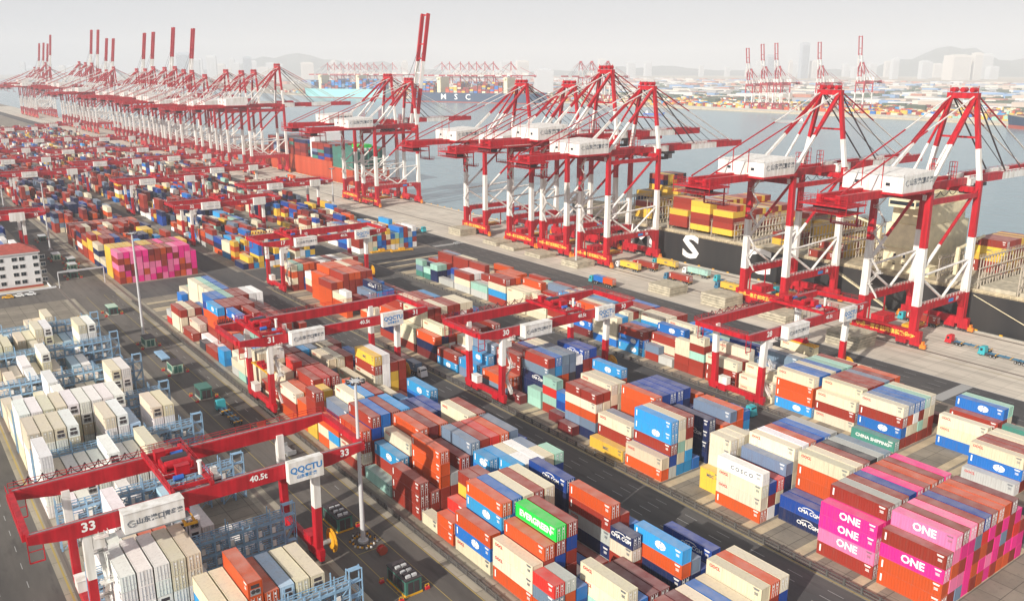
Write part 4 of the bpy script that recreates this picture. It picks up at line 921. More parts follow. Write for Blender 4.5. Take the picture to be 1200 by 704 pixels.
def tower(px, w, top, dist, m, lab, grp=None, step=False):
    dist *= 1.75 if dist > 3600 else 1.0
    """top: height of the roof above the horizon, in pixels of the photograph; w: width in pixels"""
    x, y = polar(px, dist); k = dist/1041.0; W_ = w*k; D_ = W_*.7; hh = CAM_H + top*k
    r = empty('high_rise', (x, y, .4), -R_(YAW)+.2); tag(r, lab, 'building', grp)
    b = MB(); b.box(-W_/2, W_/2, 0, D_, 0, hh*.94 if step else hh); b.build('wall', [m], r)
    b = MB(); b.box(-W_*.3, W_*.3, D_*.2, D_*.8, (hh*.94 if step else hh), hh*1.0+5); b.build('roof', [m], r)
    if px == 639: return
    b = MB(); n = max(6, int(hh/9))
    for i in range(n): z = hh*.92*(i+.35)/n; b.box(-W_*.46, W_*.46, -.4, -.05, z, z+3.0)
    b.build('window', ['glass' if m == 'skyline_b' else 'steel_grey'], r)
b = None
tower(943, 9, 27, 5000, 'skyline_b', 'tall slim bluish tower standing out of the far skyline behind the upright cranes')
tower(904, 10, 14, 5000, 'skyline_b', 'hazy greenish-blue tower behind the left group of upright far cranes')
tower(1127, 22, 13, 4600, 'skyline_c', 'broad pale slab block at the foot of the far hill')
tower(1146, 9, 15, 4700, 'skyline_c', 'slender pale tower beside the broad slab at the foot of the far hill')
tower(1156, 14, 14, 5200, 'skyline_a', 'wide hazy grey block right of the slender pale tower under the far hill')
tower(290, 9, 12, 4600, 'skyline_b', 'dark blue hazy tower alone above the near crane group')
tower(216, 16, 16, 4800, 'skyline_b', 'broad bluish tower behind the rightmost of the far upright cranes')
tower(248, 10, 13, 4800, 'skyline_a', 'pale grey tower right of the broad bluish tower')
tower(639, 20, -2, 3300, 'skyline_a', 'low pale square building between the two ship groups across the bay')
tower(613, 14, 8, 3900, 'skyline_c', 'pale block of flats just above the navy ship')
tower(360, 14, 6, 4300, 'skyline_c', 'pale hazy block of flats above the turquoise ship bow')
rg = random.Random(21)
for i in range(64):
    px = rg.choice([rg.uniform(6, 130), rg.uniform(225, 360), rg.uniform(380, 640), rg.uniform(690, 900), rg.uniform(860, 1190), rg.uniform(950, 1195)])
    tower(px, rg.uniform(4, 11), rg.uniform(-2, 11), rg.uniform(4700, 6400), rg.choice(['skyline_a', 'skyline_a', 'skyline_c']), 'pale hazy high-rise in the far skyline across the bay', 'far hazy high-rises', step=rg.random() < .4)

# ------------------------------------------------------------------ white office building
ob = empty('office_building', (0, 430, 0)); tag(ob, 'white four-storey office building with a red hipped roof beside the reefer yard', 'building')
b = MB(); b.box(2, 56, 0, 13, 0, 15.2); b.box(1.4, 56.6, -.6, 13.6, 15.2, 15.8); b.build('wall', ['wall_white'], ob)
b = MB(); b.hexa([(1.2,-.8,15.82),(56.8,-.8,15.82),(56.8,13.8,15.82),(1.2,13.8,15.82),(8,6.2,19.2),(50,6.2,19.2),(50,6.8,19.2),(8,6.8,19.2)]); b.build('roof', ['roof_red'], ob)
wx = []
x = 4.2
while x < 54: wx += [x, x+2.9]; x += 8.2
for z in (1.9, 5.4, 8.9, 12.3):
    for x in wx:
        b = MB(); b.box(x-.12, x+2.12, -.10, -.02, z-.12, z+1.72); w = b.build('window', ['crane_white'], ob)
        b = MB(); b.box(x, x+.97, -.14, -.11, z, z+1.6); b.box(x+1.03, x+2.0, -.14, -.11, z, z+1.6); b.build('pane', ['glass'], w)
b = MB(); b.box(.5, 58, -9, -.7, .004, .12); b.build('forecourt', ['sand_pale'], ob)
b = MB(); b.box(1, 60, -9.4, -9.1, .12, .9); b.box(57.9, 58.2, -9, 13, .12, .9); o = b.build('low_wall', ['wall_white']); o.location = (0, 430, 0); tag(o, 'low white wall round the forecourt of the office building', 'wall')
b = MB(); b.box(8, 56, -2.2, -1.5, .12, 1.0); o = b.build('flower_bed', ['hull_red']); o.location = (0, 430, 0); tag(o, 'low red hedge strip along the foot of the white office building', 'hedge')

# ------------------------------------------------------------------ barriers, lamp posts, cabins
def barrier(name, x, y0, y1, step, lab, hgt, m):
    r = empty(name, (x, y0, 0)); tag(r, lab, 'barrier'); L = y1-y0; n = int(L/step)
    b = MB()
    for z in (hgt, hgt*.55): b.box(-.08, .08, 0, L, z-.13, z+.05)
    b.box(-.22, .22, 0, L, .004, .16); b.build('rail', [m], r)
    k = max(0, int((60-y0)/step)); rest = MB()
    pm = MB(); pm.box(-.2, .2, -.2, .2, .16, hgt+.15); me = pm.mesh('post', [m])
    for i in range(n+1):
        if i < 60: put('post', me, r, (0, i*step, 0))
        else: rest.box(-.13, .13, i*step-.13, i*step+.13, .16, hgt+.12)
    o = rest.build('post', [m], r); o['kind'] = 'stuff'
barrier('safety_barrier', 136.7, 40, 360, 3.7, 'long dark post-and-rail barrier beside the truck road under gantry crane 30', 1.25, 'barrier')
barrier('safety_barrier', 81.1, 70, 376, 3.3, 'long dark post-and-rail barrier along the lamp post lane under gantry crane 31', .95, 'barrier')
barrier('safety_barrier', 196.3, 110, 356, 3.7, 'post-and-rail barrier beside the road with the red empty truck', 1.1, 'barrier')

def lamp(x, y, h, lab, bollards=True):
    r = empty('lamp_post', (x, y, 0)); tag(r, lab, 'lamp post', 'lamp masts along the lanes')
    b = MB(); b.tube((0,0,.3), (0,0,h-.6), .52, 12, 0, .26); b.tube((0,0,0), (0,0,.45), 1.1, 12, 0); b.build('pole', ['pole_grey'], r)
    b = MB(); b.tube((0,0,h-.7), (0,0,h-.4), .9, 12, 0)
    for i in range(8): a = 2*math.pi*i/8; b.bar((.5*math.cos(a), .5*math.sin(a), h-.5), (1.7*math.cos(a), 1.7*math.sin(a), h-.45), .14); b.box(1.6*math.cos(a)-.32, 1.6*math.cos(a)+.32, 1.6*math.sin(a)-.32, 1.6*math.sin(a)+.32, h-.85, h-.45, 1)
    b.build('lamp_head', ['pole_grey', 'crane_dark'], r)
lamp(70.7, 146, 36, 'tall grey lamp mast nearest the camera, ringed by yellow and black stones'); lamp(70.5, 315, 40, 'tall grey lamp mast beside a mint green cabin at the reefer racks')
lamp(73, 514, 37, 'tall grey lamp mast right of the red-roofed office building'); lamp(74, 700, 37, 'thin lamp mast at the edge of the far lane, third after the office building'.replace(', third after the office building', ' behind the office building'))
lamp(275, 314, 30, 'thin lamp mast on the pale quay apron among the hatch covers'); lamp(252, 540, 30, 'thin lamp mast on the apron near the upright crane boom')
bolm = {}
def bollard(x, y, m, lab, grp, h=.75):
    if m not in bolm: b = MB(); b.tube((0,0,0), (0,0,h*.62), .26, 8, 0, .2); b.tube((0,0,h*.62), (0,0,h), .2, 8, 1, .16); bolm[m] = b.mesh('bollard', [m, 'crane_dark'])
    o = put('bollard', bolm[m], loc=(x, y, .004)); tag(o, lab, 'bollard', grp)
for i in range(26):
    a = 2*math.pi*i/26 + rng.uniform(-.1,.1); q = rng.uniform(2.2, 3.4); bollard(70.7+q*.8*math.cos(a), 146+q*math.sin(a), 'yellow_paint' if i % 2 else 'text_white', 'small %s bollard stone round the foot of the nearest lamp mast' % ('yellow' if i % 2 else 'white'), 'stones round the nearest lamp mast')
b = MB(); b.tube((0,-.4,.9), (0,.4,.9), .75, 14, 0); b.tube((0,-.6,.9), (0,-.4,.9), 1.0, 14, 1); b.tube((0,.4,.9), (0,.6,.9), 1.0, 14, 1); b.box(-.5,.5,-.5,.5,.01,.2,1); o = b.build('hose_reel', ['red_cab', 'hull_red']); o.location = (71.6, 139.5, 0); tag(o, 'small red hose reel lying beside the nearest lamp mast', 'reel')

def cabin(x, y, wall, roofm, L, h, lab, units=False, guard='red_cab'):
    r = empty('power_cabin', (x, y, 0)); tag(r, lab, 'cabin', 'power cabins along the lamp post lane')
    b = MB(); b.box(-1.7, 1.7, -L/2, L/2, .35, h); b.build('wall', [wall], r)
    b = MB(); b.box(-1.85, 1.85, -L/2-.15, L/2+.15, 0, .35, 0); b.build('base', ['yellow_paint' if units else 'kerb'], r)
    b = MB(); b.box(-1.85, 1.85, -L/2-.15, L/2+.15, h, h+.18); rf = b.build('roof', [roofm], r)
    if units:
        b = MB()
        for i in range(6):
            y0 = -L/2+.5+i*(L-1.2)/6
            for xx in (-1.2, .1): b.box(xx, xx+.95, y0, y0+.55, h+.18, h+.62, i % 2)
        b.build('air_conditioner', ['pole_grey', 'crane_dark'], rf)
    b = MB()
    for i in range(4): y0 = -L/2+.4+i*(L-.8)/4; b.box(-1.76, -1.71, y0+.1, y0+(L-.8)/4-.1, .8, h-.5)
    b.box(-1.2, -.1, -L/2-.05, -L/2-.01, .45, h-.5); b.box(.1, 1.2, -L/2-.05, -L/2-.01, .45, h-.5); b.build('door', ['cabin_green' if wall != 'cabin_green' else 'crane_dark'], r)
    for sx, sy in ((-3, -L/2-.6), (3, -L/2+.2), (-3, L/2), (3, L/2+.4)):
        b = MB(); b.box(-.45, .45, -.3, .3, .004, .5); b.bar((-.4, 0, .5), (-.4, 0, 1.0), .12, .12, 1); b.bar((.4, 0, .5), (.4, 0, 1.0), .12, .12, 1); b.bar((-.4, 0, 1.0), (.4, 0, 1.0), .12, .12, 1)
        g = b.build('guard_frame', [guard, 'yellow_paint'], loc=(x+sx, y+sy, 0)); tag(g, 'low red and yellow guard frame at a corner of a power cabin', 'guard', 'guards round the power cabins')
cabin(69.6, 155.5, 'cabin_green', 'crane_dark', 7.0, 3.3, 'dark green cabin with roof units beside the foot of the nearest lamp mast', True)
cabin(69.6, 127, 'cabin_green', 'crane_dark', 7.0, 3.3, 'dark green cabin with roof units nearest the camera on the lane', True)
cabin(70.4, 248, 'cabin_green', 'cabin_green', 5.5, 3.4, 'plain green cabin standing alone between crane 33 and crane 31')
cabin(70.2, 276, 'cabin_mint', 'crane_dark', 6.0, 3.2, 'mint cabin with dark roof beside the blue flat trailer')
cabin(70.6, 309.5, 'cabin_mint', 'crane_dark', 6.0, 3.2, 'mint cabin with dark roof at the foot of the second lamp mast')
cabin(70, 361, 'cabin_green', 'cabin_mint', 6.0, 3.2, 'green cabin with pale roof on the open asphalt by the cross road')
for i, (x, y) in enumerate(((70, 438), (73, 455), (75, 470), (71, 486), (74, 545))): cabin(x, y, 'cabin_mint' if i % 2 else 'cabin_green', 'pole_grey', 6.5, 3.2, '%s small cabin along the lane right of the office building' % ORD[i])
b = MB()
for y in (-9, 9): b.tube((y*1.05, 0, 0), (y*1.05, 0, 7.2), .22, 8)
b.bar((-9.5, 0, 7.2), (9.5, 0, 7.2), .5, .7); b.build('height_gate', ['pole_grey']).location = (70.5, 419, 0); tag(bpy.data.objects['height_gate'], 'thin grey height gate spanning the lane beside the office building', 'gate')

# ------------------------------------------------------------------ reefer racks
rk = empty('reefer_rack')
b = MB(); XA, XB = 0, 35.8
for i in range(14):
    x = XA + i*(XB-XA)/13
    for y in (-.75, .75): b.bar((x, y, 0), (x, y, 9.6), .3)
    if i % 3 == 0: b.bar((x, -.75, 9.6), (x, -.75, 11.4), .18); b.bar((x, .75, 9.6), (x, .75, 11.4), .18)
for z in (2.9, 5.8, 8.7):
    for y in (-.75, .75): b.box(XA, XB, y-.13, y+.13, z-.55, z)
for i in range(0, 13, 2):
    x = XA + i*(XB-XA)/13; x2 = x+(XB-XA)/13
    for z in (0, 2.9, 5.8): b.bar((x, -.75, z), (x2, -.75, z+2.7), .13); b.bar((x2, .75, z), (x, .75, z+2.7), .13)
b.build('rack_frame', ['rack_blue'], rk)
for z in (2.9, 5.8, 8.7):
    b = MB(); b.box(XA, XB, -.62, .62, z+.01, z+.09); b.build('walkway_deck', ['steel_grey'], rk)
    b = MB(); b.rail((XA, -.75, z), (XB, -.75, z), 1.1, 1.37, .13); b.rail((XA, .75, z), (XB, .75, z), 1.1, 1.37, .13); b.build('walkway_railing', ['rack_blue'], rk)
b = MB()
for i, z in enumerate((0, 2.9, 5.8)):
    xa, xb = (XB+.3, XB+2.3) if i % 2 else (XB+2.3, XB+.3); b.bar((xa, 0, z), (xb, 0, z+2.9), .8, .12); b.rail((xa, -.45, z), (xb, -.45, z+2.9), 1, 1.2, .07)
for x in (XB+.1, XB+2.5):
    for y in (-.6, .6): b.bar((x, y, 0), (x, y, 11.2), .18)
for z in (2.9, 5.8, 8.7, 11.1): b.box(XB+.1, XB+2.5, -.6, .6, z-.08, z)
b.build('stair_tower', ['rack_blue'], rk)
b = MB()
for i in range(1, 13):
    x = XA + (i+.5)*(XB-XA)/13-1.2
    for z in (3.3, 6.2): b.box(x, x+.7, -.98, -.8, z, z+1.2)
b.build('socket_box', ['crane_white'], rk)
for i, y in enumerate(RACKS):
    c = rk if i == 0 else copy_tree(rk); c.location = (19.9, y, 0)
    tag(c, 'pale blue steel walkway rack between white reefer stacks, %s from the camera' % ORD[i], 'rack', 'reefer racks')
cr_ = copy_tree(rk); cr_.location = (19.9, 93, 0)
tag(cr_, 'pale blue steel walkway rack at the very front under the gantry legs', 'rack', 'reefer racks')
b = MB(); b.box(3, 24, 337, 339, 0, 9); b.rail((3,337,9),(24,337,9),1.1,1.5,.09); o = b.build('rack_wall', ['rack_blue']); tag(o, 'pale blue panelled rack end wall at the back of the reefer yard', 'rack')

# ------------------------------------------------------------------ trucks, cars, hatch covers, loose gear
def wheel_mesh():
    b = MB(); b.tube((-.16,0,0), (.16,0,0), .5, 12, 0); b.tube((-.175,0,0), (.175,0,0), .27, 10, 1); return b.mesh('wheel', ['tyre', 'steel_grey'])
WHL = wheel_mesh()
def truck(x, y, head, cabm, lab, loads=(), trailer=True, tlen=12.6):
    """a tractor with a skeletal trailer; head=+1 drives towards the far end of the quay. loads: (offset behind the cab, length, colour, label)"""
    r = empty('container_truck', (x, y, 0), 0 if head > 0 else math.pi); tag(r, lab, 'truck', 'container trucks on the terminal roads')
    b = MB(); b.hexa([(-1.25,-2.3,.9),(1.25,-2.3,.9),(1.25,0,.9),(-1.25,0,.9),(-1.2,-2.2,3.1),(1.2,-2.2,3.1),(1.15,-.45,3.1),(-1.15,-.45,3.1)]); b.box(-1.25,1.25,-2.2,.12,.45,.9); b.box(-1.1,1.1,-2.1,-.9,3.1,3.3); b.build('cab', [cabm], r)
    b = MB(); b.hexa([(-1.1,-.28,1.75),(1.1,-.28,1.75),(1.1,-.20,1.75),(-1.1,-.20,1.75),(-1.05,-.50,2.85),(1.05,-.50,2.85),(1.05,-.38,2.85),(-1.05,-.38,2.85)])
    for s in (-1, 1): b.box(s*1.235-.02, s*1.235+.02, -1.5, -.7, 1.8, 2.7)
    b.build('windscreen', ['glass'], r)
    b = MB(); b.box(-.5, .5, -6.2, -.3, .75, 1.0); b.box(-1.1, 1.1, -5.9, -3.2, 1.0, 1.15); b.box(-1.2, -.6, -3.4, -2.4, .5, 1.1); b.box(.6, 1.2, -3.4, -2.4, .5, 1.1); b.build('chassis', ['crane_dark'], r)
    for yy in (-1.0, -4.3, -5.5):
        for s in (-1, 1): put('wheel', WHL, r, (s*1.05, yy, .5))
    if trailer:
        y0 = -3.2; y1 = y0-tlen
        b = MB(); b.box(-.65, -.4, y1, y0, 1.16, 1.42); b.box(.4, .65, y1, y0, 1.16, 1.42)
        for i in range(6): yy = y0-.2-i*(tlen-.5)/5; b.box(-1.22, 1.22, yy-.16, yy+.16, 1.17, 1.44, 1 if i % 2 else 0)
        b.build('trailer_frame', ['blue_dark_cab' if not loads else 'crane_dark', 'yellow_paint'], r)
        for yy in (y1+.9, y1+2.2, y1+3.5):
            for s in (-1, 1): put('wheel', WHL, r, (s*1.05, yy, .5))
    for off, L, c, lb in loads:
        ya = y - head*(3.3+off); yb = ya - head*L
        load(x-1.22, min(ya, yb), 1.46, c, L, label=lb)
truck(135.0-3.4, 222, -1, 'white_cab', 'white-cabbed truck hauling two short containers down the road under gantry crane 30', [(.1, 6.06, 'a', 'short slate grey container right behind the white truck cab'), (6.3, 6.06, 'm', 'short dark red container at the tail of the white-cabbed truck')])
truck(183.5, 190, -1, 'red_cab', 'dark red truck pulling an empty trailer beside the barrier under gantry crane 30')
truck(189.5, 139, -1, 'teal_cab', 'teal truck waiting under the leg of the crane lifting a cream container')
truck(301, 141.5, 1, 'red_cab', 'red truck with a bare trailer on the apron beside quay crane 59')
truck(297, 128, 1, 'teal_cab', 'teal truck with a bare trailer nearest the camera on the pale apron')
truck(316, 168, 1, 'teal_cab', 'teal truck with a rust red container between the legs of quay crane 59', [(.1, 12.19, 'r', 'rust red container on a truck between the legs of quay crane 59')])
truck(259.5, 286, 1, 'teal_cab', 'teal truck with a blue and an orange short container on the dark road', [(.1, 6.06, 'b', 'short blue container behind the teal cab on the dark road'), (6.3, 6.06, 'o', 'short orange container at the tail of the truck on the dark road')])
truck(285.5+5, 301, 1, 'white_cab', 'white truck carrying a yellow container beside the first quay crane legs', [(.1, 12.19, 'y', 'yellow container on the white truck beside the hatch covers')])
truck(298, 297, 1, 'red_cab', 'red truck with a red container behind the white truck with the yellow one', [(.1, 12.19, 'r', 'rust red container on the red truck behind the yellow load')])
truck(309, 294, 1, 'teal_cab', 'teal truck with a yellow container close to the white hull letter', [(.1, 12.19, 'y', 'yellow container on a teal truck close under the black hull')])
truck(291, 269, 1, 'blue_dark_cab', 'dark teal truck with a rust red container in the middle of the apron', [(.1, 12.19, 'r', 'rust red container on the dark teal truck mid apron')])
truck(307, 272, 1, 'white_cab', 'white and teal truck with a mint green container near the hull letter', [(.1, 12.19, 't', 'mint green container on a truck near the black hull')])
truck(296, 243, 1, 'blue_dark_cab', 'dark teal truck with a yellow container beside quay crane 58', [(.1, 12.19, 'y', 'yellow container on a truck beside quay crane 58')])
truck(306, 252, 1, 'teal_cab', 'teal truck without a load just behind the mint green container'); truck(309, 222, 1, 'teal_cab', 'teal truck under the portal of quay crane 58')
truck(262, 437, -1, 'teal_cab', 'teal truck pulling a bare trailer on the dark road near the cross road'); truck(287, 428, 1, 'teal_cab', 'teal truck with a grey trailer beside the far leg of the crowded quay cranes', [(.1, 6.06, 'a', 'short slate grey container on the truck by the sea edge')])
truck(309, 690, 1, 'blue_dark_cab', 'truck with a blue container on the apron before the orange ship', [(.1, 12.19, 'B', 'deep blue container on a truck before the orange ship')]); truck(300, 735, 1, 'teal_cab', 'truck with an orange container near the orange ship bow', [(.1, 12.19, 'o', 'orange container on a truck near the orange ship bow')])
truck(176, 385, 1, 'teal_cab', 'teal truck on the cross road beneath gantry crane 17', [(.1, 12.19, 'y', 'yellow container on the truck at the cross road')]); truck(58.5, 351, -1, 'teal_cab', 'teal truck cab with a short trailer behind the reefer yard', tlen=6.5)
truck(71, 236, 1, 'teal_cab', 'teal truck with an empty trailer in the lane just behind gantry crane 33')
truck(252, 470, 1, 'blue_dark_cab', 'truck with a yellow container where the cross road meets the dark road', [(.1, 12.19, 'y', 'yellow container on the truck where the roads meet')])
load(RX['C']+30-1.22, 152-6.1, 8.75, 'w', label='cream container hanging from the yellow spreader of the quayside yard gantry')
b = MB(); b.box(-1.3, 1.3, -5, 5, 1.0, 1.45); o = empty('flat_trailer', (70.4, 292, 0)); b.build('deck', ['rack_blue'], o)
b = MB(); b.box(-1.1, 1.1, -4.7, 4.7, .5, 1.0); b.build('chassis', ['crane_dark'], o)
for yy in (-3.6, -2.4, 3.2):
    for s in (-1, 1): put('wheel', WHL, o, (s*1.05, yy, .5))
tag(o, 'pale blue flat trailer parked between two mint cabins', 'trailer')
def car(x, y, m, lab, rz=0):
    r = empty('car', (x, y, 0), rz); tag(r, lab, 'car', 'parked and moving cars')
    b = MB(); b.box(-.88, .88, -2.2, 2.2, .3, .85); b.hexa([(-.85,-1.7,.85),(.85,-1.7,.85),(.85,1.0,.85),(-.85,1.0,.85),(-.7,-1.3,1.45),(.7,-1.3,1.45),(.7,.4,1.45),(-.7,.4,1.45)]); b.build('body', [m], r)
    b = MB(); b.box(-.80, .80, .62, .72, .92, 1.25); b.box(-.83, -.80, -1.2, .5, .95, 1.35); b.box(.80, .83, -1.2, .5, .95, 1.35); b.build('window', ['glass'], r)
    for yy in (-1.35, 1.35):
        for s in (-1, 1): o = put('wheel', WHL, r, (s*.8, yy, .33)); o.scale = (.9, .66, .66)
car(40, 413, 'yellow_paint', 'yellow car parked in front of the office building', 1.3); car(44, 413, 'white_cab', 'white car parked beside the yellow one at the office building', 1.3); car(48.5, 413, 'wall_white', 'white car parked nearest the low wall of the office building', 1.3)
car(258, 396, 'steel_grey', 'grey car alone on the dark road beside the apron'); car(291, 392, 'white_cab', 'white car on the pale apron beside the hatch cover stacks'); car(268, 585, 'white_cab', 'white car on the apron beyond the upright crane boom')
# stacks of hatch covers on the apron
b = MB(); b.box(-5.6, 5.6, -6.4, 6.4, .12, .95)
for i in range(9): y = -6.0+12*i/8; b.box(-5.75, 5.75, y-.12, y+.12, .95, 1.02)
for x in (-5.2, 0, 5.2):
    for y in (-5.5, 5.5): b.box(x-.3, x+.3, y-.3, y+.3, 0, .12)
HC = b.mesh('hatch_cover', ['hatch'])
stacks = ((277, 419, 4, 'beside the fourth crowded quay crane'), (277.5, 384, 2, 'before the third crowded quay crane'), (277, 367, 2, 'between the crowded quay cranes'), (276.5, 344, 2, 'before the tallest crowded quay crane'),
          (277, 315, 3, 'nearest the first hull letter'), (273.5, 251, 4, 'beside the rust red truck load'), (276, 223, 5, 'before quay crane 58'), (279, 196, 3, 'behind the crane lifting a container'), (271.5, 161, 5, 'before quay crane 59'))
for sx, sy, n, where in stacks:
    for i in range(n):
        o = put('hatch_cover', HC, loc=(sx+rng.uniform(-.25,.25), sy+rng.uniform(-.25,.25), .01+i*1.04)); o.rotation_euler = (0,0,rng.uniform(-.015,.015))
        tag(o, 'pale hatch cover %s %s' % ('topmost in the stack' if i == n-1 else 'lowest in the stack' if i == 0 else '%s up in the stack' % ORD[i], where), 'hatch cover', 'hatch covers stacked on the apron')
def loose_spreader(x, y, rz, lab):
    b = MB()
    for s in (-1, 1): b.box(s*.9-.2, s*.9+.2, -6, 6, .3, .85)
    for yy in (-6, -2, 2, 6): b.box(-1.1, 1.1, yy-.2, yy+.2, .25, .8)
    b.box(-.8, .8, -1.6, 1.6, .85, 1.9)
    for yy in (-6, 6):
        for s in (-1, 1): b.box(s*1.1-.14, s*1.1+.14, yy-.14, yy+.14, 0, .3)
    o = b.build('spreader', ['yellow_paint'], loc=(x, y, .01)); o.rotation_euler = (0,0,rz); tag(o, lab, 'spreader', 'yellow spreaders lying at the cross road')
loose_spreader(160, 401, 1.5, 'yellow spreader lying on the cross road beside the nearer leg of gantry crane 17'); loose_spreader(168, 407, 1.5, 'yellow spreader lying just behind another at the cross road'); loose_spreader(214, 402, 1.5, 'yellow spreader lying at the quay end of the cross road'); loose_spreader(224, 398, 1.45, 'yellow spreader lying nearest the apron on the cross road')
b = MB(); b.box(-1.1, 1.1, -3, 3, .5, .75); b.box(-1.2, 1.2, -3, -2.7, .75, 1.6); b.box(-1.2, 1.2, 2.7, 3, .75, 1.6)
for yy in (-2, 2):
    for s in (-1, 1): b.box(s*.8-.2, s*.8+.2, yy-.3, yy+.3, 0, .5)
for k, (x, y) in enumerate(((75.8, 213), (75, 196))): o = b.build('equipment_cart', ['hull_red' if k == 0 else 'steel_grey'], loc=(x, y, .01)); tag(o, ('rusty steel cart standing by the barrier beneath gantry crane 31', 'grey steel cart in the lane behind gantry crane 33')[k], 'cart')
# ------------------------------------------------------------------ containers: which ones show largest, then one object each for those
def visible_pixels(C, w=600, h=352):
    """coarse painter's-order picture of all containers: pixels of each one, and of its inland side and near end"""
    a, p = R_(YAW), R_(PITCH)
    fh = np.array([math.sin(a), math.cos(a), 0]); r = np.array([math.cos(a), -math.sin(a), 0]); fw = fh*math.cos(p)+np.array([0,0,-math.sin(p)]); up = np.cross(r, fw); f = 1005*w/1200
    ids = np.full((h, w), -1, np.int32)
    order = sorted(range(len(C)), key=lambda i: -((C[i]['x']+1.2)**2 + (C[i]['y']+C[i]['L']/2)**2 + (C[i]['z']-95)**2))
    for i in order:
        c = C[i]; x0, x1, y0, y1, z0, z1 = c['x'], c['x']+2.44, c['y'], c['y']+c['L'], c['z'], c['z']+c['h']
        for fi, q in enumerate((((x0,y1,z1),(x1,y1,z1),(x1,y0,z1),(x0,y0,z1)), ((x0,y1,z1),(x0,y0,z1),(x0,y0,z0),(x0,y1,z0)), ((x0,y0,z1),(x1,y0,z1),(x1,y0,z0),(x0,y0,z0)))):
            P = np.array(q, float) - np.array([0,0,CAM_H]); d = P@fw
            if (d < 5).any(): continue
            X = w/2 + f*(P@r)/d; Y = h/2 - f*(P@up)/d
            u0, u1, v0, v1 = int(max(0, math.floor(X.min()))), int(min(w-1, math.ceil(X.max()))), int(max(0, math.floor(Y.min()))), int(min(h-1, math.ceil(Y.max())))
            if u1 < u0 or v1 < v0: continue
            gx, gy = np.meshgrid(np.arange(u0, u1+1)+.5, np.arange(v0, v1+1)+.5); m = np.ones(gx.shape, bool); sg = 0
            for k in range(4):
                ex, ey = X[(k+1)%4]-X[k], Y[(k+1)%4]-Y[k]; s = ex*(gy-Y[k])-ey*(gx-X[k])
                if k == 0: sg = 1 if ex*(Y[2]-Y[0])-ey*(X[2]-X[0]) >= 0 else -1
                m &= (s*sg >= 0)
            ids[v0:v1+1, u0:u1+1][m] = i*3+fi
    return np.bincount(ids[ids >= 0].ravel(), minlength=3*len(C)).reshape(-1, 3)
PIX = visible_pixels(CONTS)
tot = PIX.sum(1)
is_reef = [c['block'] == 'R' and c['y'] < 400 for c in CONTS]
reefs = sorted([i for i in range(len(CONTS)) if is_reef[i] and tot[i] > 2], key=lambda i: -tot[i])[:290]
forced = [i for i, c in enumerate(CONTS) if c.get('force')]
others = sorted([i for i in range(len(CONTS)) if not is_reef[i] and not CONTS[i].get('force')], key=lambda i: -tot[i])[:298-len(forced)] + forced
chosen = set(reefs) | set(others)

def body_mesh(L, h, reefer=False):
    b = MB(); W_ = 2.44; p = .15
    for x in (0, W_-p):
        for y in (0, L-p): b.box(x, x+p, y, y+p, 0, h)
    for x in (0, W_-.1):
        for z in (0, h-.12): b.box(x, x+.1, p, L-p, z, z+.12)
    for y in (0, L-.1):
        for z in (0, h-.12): b.box(p, W_-p, y, y+.1, z, z+.12)
    n = int(L/.56) if not reefer else 4
    for s, x in ((-1, .05), (1, W_-.05)):                       # pressed side sheets
        k = len(b.v); y0, y1 = p, L-p
        for i in range(n+1):
            for t, dx in ((0, 0), (.25, .038), (.5, .038), (.75, 0)):
                if i == n and t: break
                y = y0+(y1-y0)*(i+t)/n; xx = x + (-s*dx if not reefer else 0); b.v += [(xx, y, .12), (xx, y, h-.12)]
        m = (len(b.v)-k)//2
        for i in range(m-1):
            q = (k+2*i, k+2*i+1, k+2*i+3, k+2*i+2); b.f.append(q if s > 0 else q[::-1]); b.m.append(0)
    b.quad([(.1,.1,h-.03),(W_-.1,.1,h-.03),(W_-.1,L-.1,h-.03),(.1,L-.1,h-.03)]); b.quad([(.1,.1,.08),(.1,L-.1,.08),(W_-.1,L-.1,.08),(W_-.1,.1,.08)])
    for y in (.06, L-.06): b.quad([(p,y,.12),(W_-p,y,.12),(W_-p,y,h-.12),(p,y,h-.12)])
    return b.mesh('shipping_container', ['paint'])
def door_mesh(h):
    b = MB(); b.box(.16, 1.21, -.005, .055, .14, h-.14, 0)
    for x in (.42, .92): b.bar((x, -.035, .1), (x, -.035, h-.1), .055, .055, 1); b.box(x-.05, x+.2, -.06, -.02, 1.0, 1.1, 1)
    b.box(.56, .84, -.012, -.006, h*.70, h*.84, 2); b.box(.60, .80, -.012, -.006, h*.52, h*.58, 2)
    return b.mesh('door', ['paint', 'pole_grey', 'text_white'])
def cooler_mesh(h):
    b = MB(); b.box(.2, 2.24, -.01, .055, .14, h-.16, 0); b.box(.35, 2.09, -.03, -.012, .35, h*.52, 1); b.box(.5, 1.9, -.03, -.012, h*.58, h*.80, 2); b.tube((.85, -.05, h*.36), (.85, -.032, h*.36), .38, 12, 2); b.tube((1.6, -.05, h*.36), (1.6, -.032, h*.36), .38, 12, 2)
    return b.mesh('cooling_unit', ['paint', 'steel_grey', 'crane_dark'])
_bm, _dm = {}, {}
